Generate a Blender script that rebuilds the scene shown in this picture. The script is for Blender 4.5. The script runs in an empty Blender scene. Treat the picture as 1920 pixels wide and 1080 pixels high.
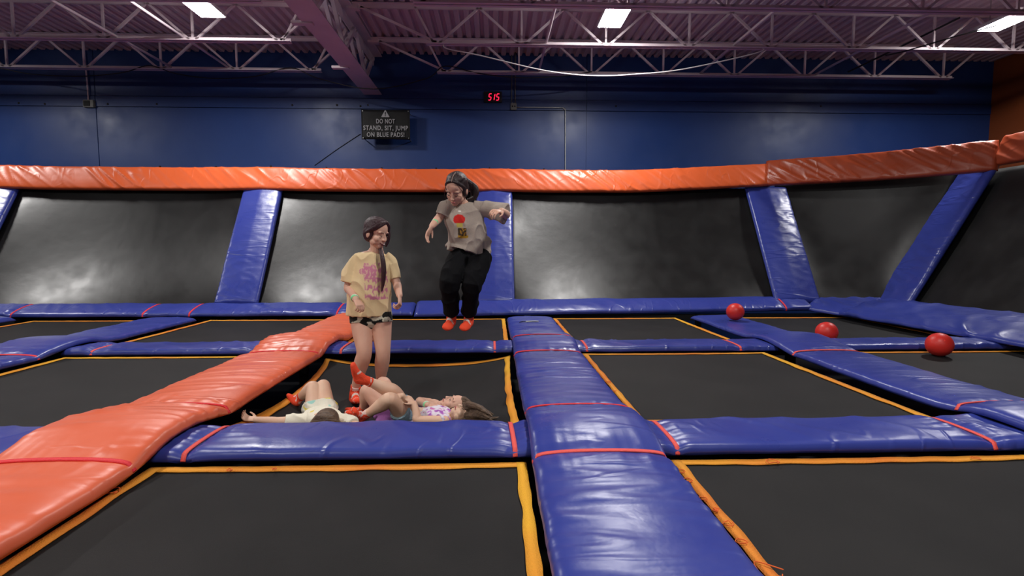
import bpy, bmesh, math, random
from mathutils import Vector, Matrix, noise
random.seed(7)
SC = bpy.context.scene
COL = SC.collection
PI = math.pi

# ------------------------------------------------------------------ camera
F_PX, CZ, ZB = 960.0, 2.12, 1.0            # ZB = height of the trampoline beds
PITCH, YAW = math.radians(4.53), math.radians(1.97)
cam = bpy.data.objects.new('camera', bpy.data.cameras.new('camera'))
COL.objects.link(cam)
cam.data.sensor_width, cam.data.lens = 36.0, 18.0
cam.data.clip_start, cam.data.clip_end = 0.05, 100
cam.location = (0, 0, CZ)
cam.rotation_euler = (PI / 2 - PITCH, 0, -YAW)
SC.camera = cam

# ------------------------------------------------------------------ world, exposure
w = bpy.data.worlds.new('world'); SC.world = w; w.use_nodes = True
w.node_tree.nodes['Background'].inputs[0].default_value = (0.90, 0.84, 0.95, 1)
w.node_tree.nodes['Background'].inputs[1].default_value = 0.045
SC.view_settings.view_transform = 'Standard'
SC.view_settings.look = 'None'
SC.view_settings.gamma = 1.0
SC.view_settings.use_curve_mapping = False
SC.view_settings.exposure = 0.0
SC.cycles.use_denoising = True
SC.cycles.sample_clamp_indirect = 4.0
LAMP_POWER = 215.0                          # radiance of the lamp diffusers

# ------------------------------------------------------------------ measuring the place
_cy, _sy, _cp, _sp = math.cos(YAW), math.sin(YAW), math.cos(PITCH), math.sin(PITCH)
_FW = Vector((_sy * _cp, _cy * _cp, -_sp)); _R = Vector((_cy, -_sy, 0)); _U = _R.cross(_FW)
EYE = Vector((0, 0, CZ))
def ray(px, py): return _R * ((px - 960) / F_PX) + _U * ((540 - py) / F_PX) + _FW
def on_y(px, py, y): d = ray(px, py); return EYE + d * (y / d.y)
def on_z(px, py, z): d = ray(px, py); return EYE + d * ((z - CZ) / d.z)
J = on_y
V = Vector

# ------------------------------------------------------------------ materials
def material(name, col, rough=0.5, spec=0.5, bump=None, var=None, attr=False, metal=0.0, emit=None, coat=0.0, sss=0.0, rvar=0.0, sheen=0.0, crease=None):
    """bump=(scale, strength, stretch vector); var=(other colour, scale, stretch)"""
    m = bpy.data.materials.new(name); m.use_nodes = True
    nt = m.node_tree; b = nt.nodes['Principled BSDF']; L = nt.links
    b.inputs['Base Color'].default_value = (*col, 1)
    b.inputs['Roughness'].default_value = rough
    b.inputs['Specular IOR Level'].default_value = spec
    b.inputs['Metallic'].default_value = metal
    if coat: b.inputs['Coat Weight'].default_value = coat; b.inputs['Coat Roughness'].default_value = 0.15
    if sss:
        b.inputs['Subsurface Weight'].default_value = sss
        b.inputs['Subsurface Radius'].default_value = (0.02, 0.008, 0.004)
        b.inputs['Subsurface Scale'].default_value = 0.3
    if sheen: b.inputs['Sheen Weight'].default_value = sheen
    if emit:
        b.inputs['Emission Color'].default_value = (*emit[0], 1); b.inputs['Emission Strength'].default_value = emit[1]
    tc = nt.nodes.new('ShaderNodeTexCoord')
    def noise_tex(scale, stretch, detail=4):
        mp = nt.nodes.new('ShaderNodeMapping'); mp.inputs['Scale'].default_value = stretch
        n = nt.nodes.new('ShaderNodeTexNoise'); n.inputs['Scale'].default_value = scale; n.inputs['Detail'].default_value = detail
        L.new(tc.outputs['Object'], mp.inputs[0]); L.new(mp.outputs[0], n.inputs['Vector']); return n
    base = None
    if attr:
        a = nt.nodes.new('ShaderNodeVertexColor'); a.layer_name = 'Col'; base = a.outputs[0]
        L.new(base, b.inputs['Base Color'])
    if var:
        n = noise_tex(var[1], var[2] if len(var) > 2 else (1, 1, 1))
        r = nt.nodes.new('ShaderNodeValToRGB'); r.color_ramp.elements[0].position = .38; r.color_ramp.elements[1].position = .64
        mx = nt.nodes.new('ShaderNodeMix'); mx.data_type = 'RGBA'
        mx.inputs[6].default_value = (*col, 1); mx.inputs[7].default_value = (*var[0], 1)
        L.new(n.outputs[0], r.inputs[0]); L.new(r.outputs[0], mx.inputs[0]); L.new(mx.outputs[2], b.inputs['Base Color'])
    if rvar:
        n = noise_tex(3.0, (1, 1, 1)); mr = nt.nodes.new('ShaderNodeMapRange')
        mr.inputs[1].default_value = .3; mr.inputs[2].default_value = .7
        mr.inputs[3].default_value = rough - rvar; mr.inputs[4].default_value = rough + rvar
        L.new(n.outputs[0], mr.inputs[0]); L.new(mr.outputs[0], b.inputs['Roughness'])
    if bump:
        n = noise_tex(bump[0], bump[2] if len(bump) > 2 else (1, 1, 1))
        bp = nt.nodes.new('ShaderNodeBump'); bp.inputs['Strength'].default_value = bump[1]; bp.inputs['Distance'].default_value = 0.02
        L.new(n.outputs[0], bp.inputs['Height']); L.new(bp.outputs[0], b.inputs['Normal'])
    if crease:   # sharp folds in the skin: (scale, stretch, strength)
        mp = nt.nodes.new('ShaderNodeMapping'); mp.inputs['Scale'].default_value = crease[1]
        n = nt.nodes.new('ShaderNodeTexNoise'); n.inputs['Scale'].default_value = crease[0]; n.inputs['Detail'].default_value = 1.0; n.inputs['Distortion'].default_value = .2
        L.new(tc.outputs['Object'], mp.inputs[0]); L.new(mp.outputs[0], n.inputs['Vector'])
        a1 = nt.nodes.new('ShaderNodeMath'); a1.operation = 'SUBTRACT'; a1.inputs[1].default_value = .5
        a2 = nt.nodes.new('ShaderNodeMath'); a2.operation = 'ABSOLUTE'
        mr = nt.nodes.new('ShaderNodeMapRange'); mr.interpolation_type = 'SMOOTHSTEP'; mr.inputs[1].default_value = 0; mr.inputs[2].default_value = .06; mr.inputs[3].default_value = 1; mr.inputs[4].default_value = 0
        n2 = noise_tex(1.6, (1, 1, 1), 1); m2 = nt.nodes.new('ShaderNodeMapRange'); m2.inputs[1].default_value = .42; m2.inputs[2].default_value = .62
        mu = nt.nodes.new('ShaderNodeMath'); mu.operation = 'MULTIPLY'
        L.new(n.outputs[0], a1.inputs[0]); L.new(a1.outputs[0], a2.inputs[0]); L.new(a2.outputs[0], mr.inputs[0]); L.new(n2.outputs[0], m2.inputs[0])
        L.new(mr.outputs[0], mu.inputs[0]); L.new(m2.outputs[0], mu.inputs[1])
        bp2 = nt.nodes.new('ShaderNodeBump'); bp2.inputs['Strength'].default_value = crease[2]; bp2.inputs['Distance'].default_value = 0.012
        L.new(mu.outputs[0], bp2.inputs['Height'])
        if bump: L.new(bp.outputs[0], bp2.inputs['Normal'])
        L.new(bp2.outputs[0], b.inputs['Normal'])
    return m

M = {}
for nm_, st in (('', (1, 3.2, 1)), ('_cross', (2.6, 1.1, 1)), ('_slant', (.6, 1, 4.0))):
    M['blue_vinyl' + nm_] = material('blue_vinyl' + nm_, (.031, .047, .265), .33, .5, bump=(6, .18), rvar=.07, crease=(1.7, st, .30))
M['orange_vinyl'] = material('orange_vinyl', (.70, .128, .055), .38, .5, bump=(7, .14), rvar=.08, crease=(1.7, (.8, 3.2, 1), .30))
M['rail_vinyl'] = material('rail_vinyl', (.66, .11, .028), .38, .5, bump=(8, .08), rvar=.06, crease=(1.6, (2.4, 1, 1.6), .30))
M['mat_black'] = material('mat_black', (.0080, .0078, .0077), .68, .25, bump=(420, .25), var=((.0120, .0114, .0112), 2.2, (1, 1, 1)))
M['wall_mat_black'] = material('wall_mat_black', (.0058, .0058, .0056), .39, .42, bump=(2.6, .20), rvar=.05)
M['webbing'] = material('webbing', (.78, .33, .035), .7, .2, bump=(160, .4), var=((.72, .19, .03), 1.3))
M['webbing_yellow'] = material('webbing_yellow', (.80, .42, .03), .7, .2, bump=(160, .4), var=((.74, .27, .03), 1.5))
M['thread'] = material('thread', (.75, .15, .04), .8, .1)
M['strap'] = material('strap', (.80, .10, .085), .6, .3, bump=(200, .3))
M['strap_red'] = material('strap_red', (.75, .035, .045), .55, .3, bump=(200, .3))
M['black'] = material('black', (.006, .006, .006), .7, .2)
M['frame_black'] = material('frame_black', (.008, .008, .008), .6, .3)
M['floor'] = material('floor', (.010, .010, .011), .8, .2, var=((.016, .015, .015), 3))
M['wall_blue'] = material('wall_blue', (.009, .035, .155), .44, .38, bump=(1.2, .10), var=((.011, .040, .172), .8), rvar=.06)
M['rail_shaded'] = material('rail_shaded', (.36, .058, .018), .38, .5, bump=(8, .08), rvar=.06, crease=(1.6, (2.4, 1, 1.6), .30))  # rail vinyl again, with the shade on the right put into its colour
M['wall_orange'] = material('wall_orange', (.22, .052, .012), .5, .4, bump=(3, .05))
M['steel'] = material('steel', (.74, .63, .67), .5, .4, var=((.66, .56, .60), 2))
M['deck'] = material('deck', (.72, .57, .62), .55, .3, var=((.64, .50, .55), 1.2))
M['housing'] = material('housing', (.6, .6, .6), .4, .5)
M['diffuser'] = material('diffuser', (.9, .9, .9), .5, .3, emit=((1.0, .975, .95), LAMP_POWER))
M['cable_black'] = material('cable_black', (.006, .006, .008), .5, .4)
M['cable_white'] = material('cable_white', (.62, .60, .60), .4, .5)
M['galv'] = material('galv', (.30, .31, .31), .35, .5, metal=.7)
M['box_grey'] = material('box_grey', (.12, .12, .115), .5, .5, metal=.3)
M['banner'] = material('banner', (.006, .006, .0065), .6, .25, bump=(5, .2))
M['print_grey'] = material('print_grey', (.30, .30, .31), .6, .3)
M['clock_body'] = material('clock_body', (.004, .004, .004), .3, .5)
M['led'] = material('led', (.3, 0, .02), .5, .3, emit=((1.0, .015, .06), 2.2))
M['ball'] = material('ball', (.62, .028, .02), .42, .4, bump=(60, .05))
M['skin'] = material('skin', (.68, .41, .30), .5, .35, sss=.10, var=((.64, .36, .26), 9))
M['skin_light'] = material('skin_light', (.72, .48, .34), .5, .35, sss=.10, var=((.70, .43, .30), 9))
M['hair_dark'] = material('hair_dark', (.020, .010, .010), .38, .5, bump=(40, .6, (4, 4, .5)))
M['hair_plum'] = material('hair_plum', (.034, .010, .013), .40, .5, bump=(40, .6, (4, 4, .5)))
M['hair_brown'] = material('hair_brown', (.075, .043, .025), .42, .5, bump=(40, .7, (.6, 4, 4)), var=((.16, .10, .06), 22, (.4, 3, 3)))
M['cloth_attr'] = material('cloth_attr', (.8, .8, .8), .85, .2, attr=True, bump=(120, .15), sheen=.1)
M['pants'] = material('pants', (.006, .006, .007), .9, .1, bump=(30, .15))
M['sock'] = material('sock', (.82, .075, .03), .85, .2, attr=True, bump=(180, .4))
M['part'] = material('part', (.30, .20, .16), .6, .3)
M['white_print'] = material('white_print', (.75, .62, .58), .8, .2)
M['neon'] = material('neon', (.25, .75, .35), .5, .4)
M['band_white'] = material('band_white', (.72, .75, .62), .5, .4)
M['eye_dark'] = material('eye_dark', (.025, .012, .010), .35, .5)
M['eye_white'] = material('eye_white', (.7, .66, .62), .3, .5)
M['lips'] = material('lips', (.40, .085, .085), .4, .5)
M['mouth'] = material('mouth', (.10, .016, .02), .5, .4)
M['teeth'] = material('teeth', (.7, .65, .6), .3, .5)
M['denim'] = material('denim', (.30, .43, .50), .85, .2, bump=(90, .5), var=((.21, .32, .40), 30))
M['purple_cloth'] = material('purple_cloth', (.34, .13, .38), .85, .2, bump=(25, .4))
M['white_cloth'] = material('white_cloth', (.70, .68, .66), .85, .2, bump=(25, .3))

# ------------------------------------------------------------------ helpers
def link(name, me, m, parent=None, smooth=False):
    o = bpy.data.objects.new(name, me); COL.objects.link(o)
    if m is not None:
        me.materials.clear(); me.materials.append(m)
    if smooth:
        me.polygons.foreach_set('use_smooth', [True] * len(me.polygons))
    if parent is not None: o.parent = parent
    return o
def from_bm(bm, name='mesh'):
    bmesh.ops.recalc_face_normals(bm, faces=bm.faces)
    me = bpy.data.meshes.new(name); bm.to_mesh(me); bm.free(); return me
def obj(name, bm, m, parent=None, smooth=False): return link(name, from_bm(bm, name), m, parent, smooth)
def tag(o, label=None, cat=None, group=None, kind=None):
    if label: o['label'] = label
    if cat: o['category'] = cat
    if group: o['group'] = group
    if kind: o['kind'] = kind
    return o
def empty(name, loc=(0, 0, 0)):
    o = bpy.data.objects.new(name, None); COL.objects.link(o); o.location = loc; o.empty_display_size = .1; return o
def child(o, parent):
    """parent o, keeping its world place (o unrotated, parent unrotated)"""
    o.location = o.location - parent.location; o.parent = parent; return o
def box(bm, lo, hi, bevel=0.0):
    lo, hi = V(lo), V(hi)
    r = bmesh.ops.create_cube(bm, size=1.0, matrix=Matrix.Translation((lo + hi) / 2) @ Matrix.Diagonal((*(hi - lo), 1)))
    if bevel:
        es = list({e for v in r['verts'] for e in v.link_edges})
        bmesh.ops.bevel(bm, geom=es, offset=bevel, segments=2, affect='EDGES')
def catmull(P, sub):
    if sub <= 1 or len(P) < 3: return list(P)
    out = []
    n = len(P)
    for i in range(n - 1):
        p0 = P[max(i - 1, 0)]; p1 = P[i]; p2 = P[i + 1]; p3 = P[min(i + 2, n - 1)]
        for k in range(sub):
            t = k / sub
            out.append(.5 * ((2 * p1) + (p2 - p0) * t + (2 * p0 - 5 * p1 + 4 * p2 - p3) * t * t + (3 * p1 - p0 - 3 * p2 + p3) * t ** 3))
    out.append(P[-1]); return out
def tube(bm, pts, radii, ref=None, n=14, round_caps=True, sub=4):
    """swept tube; radii float or (side, other) with ref = side direction"""
    P = [V(p) for p in pts]
    Rr = [V((r, r)) if not isinstance(r, (tuple, list)) else V(r) for r in radii]
    if len(P) == 2:
        P = [P[0].lerp(P[1], k / 3) for k in range(4)]; Rr = [Rr[0].lerp(Rr[1], k / 3) for k in range(4)]
    elif sub > 1:
        P = catmull(P, sub); Rr = catmull(Rr, sub)
    if round_caps:
        t0 = (P[0] - P[1]).normalized(); t1 = (P[-1] - P[-2]).normalized(); a, b = [], []
        for ang in (75, 50, 25):
            c, s = math.cos(math.radians(ang)), math.sin(math.radians(ang))
            a.append((P[0] + t0 * s * min(Rr[0]), Rr[0] * c)); b.insert(0, (P[-1] + t1 * s * min(Rr[-1]), Rr[-1] * c))
        P = [x[0] for x in a] + P + [x[0] for x in b]; Rr = [x[1] for x in a] + Rr + [x[1] for x in b]
    rings = []; side = V(ref) if ref is not None else None
    for i, p in enumerate(P):
        t = (P[min(i + 1, len(P) - 1)] - P[max(i - 1, 0)]).normalized()
        if side is None:
            side = t.cross(V((0, 0, 1)));
            if side.length < .1: side = t.cross(V((0, 1, 0)))
        s = (side - t * side.dot(t))
        if s.length < 1e-4: s = t.orthogonal()
        s.normalize(); u = t.cross(s)
        if ref is None: side = s
        rings.append([bm.verts.new(p + s * math.cos(2 * PI * k / n) * Rr[i][0] + u * math.sin(2 * PI * k / n) * Rr[i][1]) for k in range(n)])
    for a, b in zip(rings, rings[1:]):
        for k in range(n): bm.faces.new((a[k], a[(k + 1) % n], b[(k + 1) % n], b[k]))
    bm.faces.new(rings[0]); bm.faces.new(rings[-1][::-1])
def ball(bm, c, r, rot=None, seg=20):
    r = r if isinstance(r, (tuple, list)) else (r, r, r)
    mt = Matrix.Translation(V(c)) @ (rot.to_4x4() if rot is not None else Matrix()) @ Matrix.Diagonal((*r, 1))
    bmesh.ops.create_uvsphere(bm, u_segments=seg, v_segments=max(8, seg * 2 // 3), radius=1, matrix=mt)
def bar(bm, a, b, w_, h_, up=(0, 0, 1)):
    """rectangular bar from a to b"""
    a, b = V(a), V(b); t = (b - a).normalized(); s = t.cross(V(up)).normalized(); u = s.cross(t)
    vs = []
    for p in (a, b):
        vs.append([bm.verts.new(p + s * sx * w_ / 2 + u * sz * h_ / 2) for sx, sz in ((-1, -1), (1, -1), (1, 1), (-1, 1))])
    for k in range(4): bm.faces.new((vs[0][k], vs[0][(k + 1) % 4], vs[1][(k + 1) % 4], vs[1][k]))
    bm.faces.new(vs[0]); bm.faces.new(vs[1][::-1])
def N3(x, y, z): return noise.noise(V((x, y, z)))
def sstep(a, b, x):
    t = min(max((x - a) / (b - a), 0), 1); return t * t * (3 - 2 * t)

# ------------------------------------------------------------------ the setting
bm = bmesh.new(); box(bm, (-17, -9, -.1), (11.2, 11.5, 0))
tag(obj('floor', bm, M['floor']), 'dark floor far below the trampolines', kind='structure')

YW = 11.2                                   # the blue back wall
def wall_back():
    bm = bmesh.new(); box(bm, (-17, YW + .03, 0), (11.2, YW + .3, 6.75))
    wb = tag(obj('wall_back', bm, M['wall_blue']), 'blue painted wall behind the angled trampolines', kind='structure')
    xs = [-17, -8.27, 1.985, 11.0]
    for i in range(len(xs) - 1):
        for z0, z1, dy in ((0.0, 5.035, 0), (5.045, 5.255, -.012), (5.265, 6.72, 0)):
            bm = bmesh.new(); box(bm, (xs[i] + .006, YW + dy, z0), (xs[i + 1] - .006, YW + .06, z1), .004)
            obj('panel', bm, M['wall_blue'], wb)
    for px, py in ((35, 193), (84, 195), (202, 195), (294, 195), (548, 197), (632, 197), (676, 199), (690, 197), (1155, 199), (1539, 199)):
        p = on_y(px, py, YW - .012); bm = bmesh.new(); ball(bm, p, (.022, .012, .022), seg=10)
        obj('bolt', bm, M['frame_black'], wb)
    return wb
wall_back()
bm = bmesh.new(); box(bm, (10.95, -9, 0), (11.2, YW + .1, 6.75))
tag(obj('wall_right', bm, M['wall_orange']), 'orange painted side wall at the right corner', kind='structure')

ZD = 6.17                                   # underside of the roof deck
def ceiling():
    bm = bmesh.new(); pitch = .172; x = -16.0; prof = []
    while x < 11.0:
        prof += [(x, ZD), (x + .075, ZD), (x + .10, ZD + .06), (x + .147, ZD + .06)]; x += pitch
    a = [bm.verts.new((px_, -9, z)) for px_, z in prof]; b = [bm.verts.new((px_, YW + .05, z)) for px_, z in prof]
    for i in range(len(prof) - 1): bm.faces.new((a[i], a[i + 1], b[i + 1], b[i]))
    box(bm, (-17, -9, ZD + .09), (11.2, YW + .3, ZD + .2))
    tag(obj('ceiling', bm, M['deck']), 'ribbed steel roof deck', kind='structure')
ceiling()

# ------------------------------------------------------------------ roof steel
GX = -2.55                                  # the big girder runs along y here
ZJB = 5.52                                  # bottom chords of the joists
def angle_pair(bm, a, b, size=.05, gap=.02, down=False):
    a, b = V(a), V(b); sg = -1 if down else 1
    for s in (-1, 1):
        off = V((0, s * (gap / 2 + size / 2), 0))
        bar(bm, a + off, b + off, size, .008)
        off2 = V((0, s * (gap / 2 + .004), sg * size / 2))
        bar(bm, a + off2, b + off2, .008, size)
_webs = {}
def web(kind, dx, dz, parent, loc):
    key = (kind, round(dx, 3), round(dz, 3))
    if key not in _webs:
        bm = bmesh.new()
        if kind == 'post': bar(bm, (0, 0, 0), (dx, 0, dz), .032, .032, (0, 1, 0))
        else: bar(bm, (0, 0, 0), (dx, 0, dz), .036, .036, (0, 1, 0))
        _webs[key] = from_bm(bm)
    o = link('post' if kind == 'post' else 'web_bar', _webs[key], M['steel'], parent); o.location = loc
    return o
def joist(y, x_start, x_end, node0, n, dirn, label):
    """x_start = seat on the girder, bottom nodes every 1.43 m away from it"""
    root = empty('roof_joist', (x_start, y, ZJB)); tag(root, label, 'roof joist', 'open web roof joists')
    top = ZD - ZJB - .02
    P = 1.43
    L = lambda x, z: V((x - x_start, 0, z))
    bm = bmesh.new(); angle_pair(bm, L(x_start, top), L(x_end, top), .065, .02, True); obj('top_chord', bm, M['steel'], root)
    xb0 = node0 - dirn * .17
    bm = bmesh.new(); angle_pair(bm, L(xb0, 0), L(x_end, 0), .055); obj('bottom_chord', bm, M['steel'], root)
    web('diag', (node0 - x_start) - dirn * .12, -top + .08, root, L(x_start + dirn * .12, top - .05))
    for k in range(n):
        x = node0 + dirn * P * k
        if (x - x_end) * dirn > 0: break
        if k: web('post', 0, top - .06, root, L(x, .02))
        web('diag', dirn * (P / 2 - .06), top - .06, root, L(x + dirn * .05, .02))
        if k: web('diag', -dirn * (P / 2 - .06), top - .06, root, L(x - dirn * .05, .02))
        else: web('diag', -dirn * .30, top - .06, root, L(x - dirn * .05, .02))
    return root
JY = (10.35, 8.93, 7.5, 6.05)
nm = ('nearest the blue wall', 'second from the blue wall', 'third from the blue wall', 'fourth from the blue wall')
for i, y in enumerate(JY):
    xr = on_y((836, 819, 800, 780)[i], 120, y).x
    joist(y, GX + .22, (10.3, 10.2, 10.3, 10.3)[i] if i else 9.25, xr, 10, 1, 'pale steel roof joist right of the girder, ' + nm[i])
    xl = on_y((585, 528, 470, 410)[i], 120, y).x
    joist(y, GX - .22, -15.5, xl, 10, -1, 'pale steel roof joist left of the girder, ' + nm[i])

def girder():
    root = empty('roof_girder', (GX, YW, 5.36)); tag(root, 'deep pale steel roof girder running back to the blue wall', 'girder')
    y0, y1 = -2.0, YW - .02
    zb, zt = 5.33 - 5.36, ZD - .05 - 5.36
    bm = bmesh.new()
    for s in (-1, 1):
        box(bm, (s * .0925 - .0925, y0 - YW, zb), (s * .0925 + .0925, y1 - YW, zb + .018)); box(bm, (s * .025 - .009, y0 - YW, zb + .018), (s * .025 + .009, y1 - YW, zb + .16))
    obj('bottom_chord', bm, M['steel'], root)
    bm = bmesh.new()
    for s in (-1, 1):
        box(bm, (s * .11 - .095, y0 - YW, zt - .018), (s * .11 + .095, y1 - YW, zt)); box(bm, (s * .025 - .009, y0 - YW, zt - .2), (s * .025 + .009, y1 - YW, zt - .018))
    obj('top_chord', bm, M['steel'], root)
    y = y1 - .12; k = 0
    while y > y0 + 1.5:
        for s in (-1, 1):
            for dy_ in (.66, -.66):
                bm = bmesh.new(); bar(bm, (s * .06, y - .72 - YW, zb + .08), (s * .06, y - .72 + dy_ - YW, zt - .1), .06, .06, (1, 0, 0)); obj('web_bar', bm, M['steel'], root)
        bm = bmesh.new(); bar(bm, (0, y - .72 - YW, zb + .08), (0, y - .72 - YW, zt - .1), .05, .05, (1, 0, 0)); obj('post', bm, M['steel'], root)
        y -= 1.43
    for y in (9.55, 7.72):
        bm = bmesh.new(); box(bm, (-.34, y - .05 - YW, zb - .022), (-.04, y + .05 - YW, zb + .02), .004); obj('stub_plate', bm, M['steel'], root)
    for y in (10.35, 8.93, 7.5, 6.05):
        for s in (-1, 1):
            bm = bmesh.new(); box(bm, (s * .22 - .10, y - .06 - YW, zt - .06), (s * .22 + .10, y + .06 - YW, zt + .04)); obj('joist_seat', bm, M['steel'], root)
girder()
for i, (px, py, yy, z, lab) in enumerate((
        (220, 68, 8.93, ZJB + .05, 'pale bridging pipe along the joists, leftmost'), (1375, 92, 8.93, ZJB + .05, 'pale bridging pipe along the joists, right of the middle lamp'),
        (1024, 90, 8.93, ZJB + .05, 'pale bridging pipe along the joists, left of the middle lamp'), (1624, 100, 8.93, ZJB + .05, 'pale bridging pipe along the joists, rightmost'),
        (345, 80, 8.93, ZJB + .06, 'pale bridging pipe along the joists, below the left lamp'))):
    x = on_y(px, py, yy).x; bm = bmesh.new(); tube(bm, [(0, -.05, 0), (0, -8.0, 0)], [.022, .022], n=8, round_caps=False)
    o = obj('bridging_pipe', bm, M['steel'], None, True); o.location = (x, 10.42, z); tag(o, lab, 'pipe', 'bridging pipes between the roof joists')

# ------------------------------------------------------------------ lamps (a grid of high-bay panels)
def lamp(x, y, label, group=None):
    z = 5.65
    r = empty('ceiling_lamp', (x, y, z)); tag(r, label, 'lamp', group)
    bm = bmesh.new(); box(bm, (-.20, -.37, .012), (.20, .37, .07), .012); obj('housing', bm, M['housing'], r)
    bm = bmesh.new(); vs = [bm.verts.new(p) for p in ((-.175, -.34, 0), (-.175, .34, 0), (.175, .34, 0), (.175, -.34, 0))]; bm.faces.new(vs)
    me = bpy.data.meshes.new('diffuser'); bm.to_mesh(me); bm.free(); link('diffuser', me, M['diffuser'], r)
    for sy in (-.3, .3):
        bm = bmesh.new(); tube(bm, [(0, sy, .07), (0, sy, ZD - z + .01)], [.006, .006], n=6, round_caps=False); obj('hanger_wire', bm, M['galv'], r)
lamp(-4.32, 8.0, 'bright white ceiling lamp left of the girder')
lamp(1.86, 8.15, 'bright white ceiling lamp right of the girder, middle of the roof')
lamp(8.08, 8.09, 'bright white ceiling lamp near the orange wall')
for y in (8.1, 2.0, -4.1):
    for x in (-10.5, -4.3, 1.9, 8.1):
        if (y > 7 and x > -10) or (y < 7 and x > 8): continue
        lamp(x, y, 'bright white ceiling lamp out of the view', 'ceiling lamps out of the view')

# ------------------------------------------------------------------ pads
class Pad:
    """A vinyl covered foam pad: a rounded slab swept along a path."""
    def __init__(s, path, side, nrm, width, thick=.05, crown=.016, wrinkle=(.004, 9, 1.5, 0.0), straps=(), seed=0, pinch=.012, ds=.025, na=36, crown_pow=2.6, gather=.009):
        s.path = [V(p) for p in path]; s.side = V(side); s.nrm = V(nrm) if nrm else None
        s.width = width; s.thick = thick; s.crown = crown; s.wr = wrinkle; s.straps = straps; s.seed = seed
        s.pinch = pinch; s.na = na; s.cpow = crown_pow; s.gather = gather
        fine = catmull(s.path, 12); s.pts = [fine[0]]; s.S = [0.0]
        for p in fine[1:]: s.S.append(s.S[-1] + (p - s.pts[-1]).length); s.pts.append(p)
        s.len = s.S[-1]; s.n = max(4, int(s.len / ds))
    def at(s, u):
        u = min(max(u, 0), s.len); lo, hi = 0, len(s.S) - 1
        while hi - lo > 1:
            m = (lo + hi) // 2
            if s.S[m] <= u: lo = m
            else: hi = m
        f = (u - s.S[lo]) / max(s.S[hi] - s.S[lo], 1e-9)
        return s.pts[lo].lerp(s.pts[hi], f), (s.pts[hi] - s.pts[lo]).normalized()
    def w(s, u): return s.width(u / s.len) if callable(s.width) else s.width
    def surf(s, u, a, detail=True):
        """top surface point: u along, a in -1..1 across"""
        p, t = s.at(u); sd = s.side; n = s.nrm if s.nrm else sd.cross(t)
        if n.z < 0 and not s.nrm: n = -n
        n = n.normalized(); wd = s.w(u); x = a * wd / 2
        e = max(0.0, 1 - abs(a) ** 16); h = s.thick * (.30 + .70 * math.sqrt(e)) + s.crown * max(0, 1 - abs(a) ** s.cpow)
        calm = 1.0
        for st in s.straps:
            d = abs(u - st); h -= s.pinch * math.exp(-(d / .05) ** 2); calm *= 1 - math.exp(-(d / .05) ** 2)
            if detail and s.gather: h += s.gather * (1 - math.exp(-(d / .035) ** 2)) * math.exp(-d / .11) * N3(a * 7 + s.seed, st * 3, d * 2) * 1.8
        if detail:
            amp, fs, fa, sk = s.wr; amp *= calm
            q = u + sk * x
            g = N3(q * fs + s.seed * 7.3, x * fa * 2 + s.seed, 1.7)
            m = .35 + .65 * sstep(-.15, .35, N3(u * .9 + s.seed, x * 1.3, 9.1))
            ridge = (1 - min(abs(g) * 3.0, 1)) ** 1.6
            h += amp * m * (ridge * 1.5 + .7 * N3(q * fs * .45, x * fa, 4.2 + s.seed))
            h += .008 * N3(u * 1.7 + s.seed, x * 2.2, 3.3)
        endf = min(u, s.len - u) / .05
        if endf < 1: h *= .45 + .55 * math.sqrt(max(0, endf))
        edge = .004 * N3(u * 5 + s.seed, 3.1 * (1 if a > 0 else -1), .4) * abs(a)
        return p + sd * (x + (edge if a > 0 else -edge)) + n * h
    def low(s, u, a):
        p, t = s.at(u); n = s.nrm if s.nrm else s.side.cross(t)
        if n.z < 0 and not s.nrm: n = -n
        return p + s.side * (a * s.w(u) / 2) + n.normalized() * 0.0
    def build(s, name, m, label, cat, group=None, strap_mats=None, base=None):
        bm = bmesh.new(); rows = []
        A = [math.sin((k / s.na - .5) * PI) * .45 + (2 * k / s.na - 1) * .55 for k in range(s.na + 1)]
        B = [.985, .5, 0, -.5, -.985]
        for i in range(s.n + 1):
            u = s.len * i / s.n
            rows.append([bm.verts.new(s.surf(u, a)) for a in A] + [bm.verts.new(s.low(u, b)) for b in B])
        K = len(rows[0])
        for r0, r1 in zip(rows, rows[1:]):
            for k in range(K): bm.faces.new((r0[k], r0[(k + 1) % K], r1[(k + 1) % K], r1[k]))
        bm.faces.new(rows[0]); bm.faces.new(rows[-1][::-1])
        c = base if base else s.at(s.len / 2)[0]
        bmesh.ops.translate(bm, verts=bm.verts, vec=-V(c))
        o = obj(name, bm, m, None, True); o.location = c; tag(o, label, cat, group)
        for j, st in enumerate(s.straps):
            bm = bmesh.new(); ra = []
            for k in range(29):
                a = -1 + 2 * k / 28
                sk = .015 * N3(st * 4 + s.seed, 0, 0)
                q0 = s.surf(st - .0125 + sk * a, a, False); q1 = s.surf(st + .0125 + sk * a, a, False)
                n = s.nrm if s.nrm else V((0, 0, 1))
                lift = V(n).normalized() * .009
                ra.append([bm.verts.new(q0 + lift - V(c)), bm.verts.new(q1 + lift - V(c)), bm.verts.new(q1 + lift * .2 - V(c)), bm.verts.new(q0 + lift * .2 - V(c))])
            for x0, x1 in zip(ra, ra[1:]):
                for k in range(4): bm.faces.new((x0[k], x0[(k + 1) % 4], x1[(k + 1) % 4], x1[k]))
            bm.faces.new(ra[0]); bm.faces.new(ra[-1][::-1])
            mm = (strap_mats[j] if strap_mats else M['strap'])
            obj('strap', bm, mm, o, True)
        return o

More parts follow.
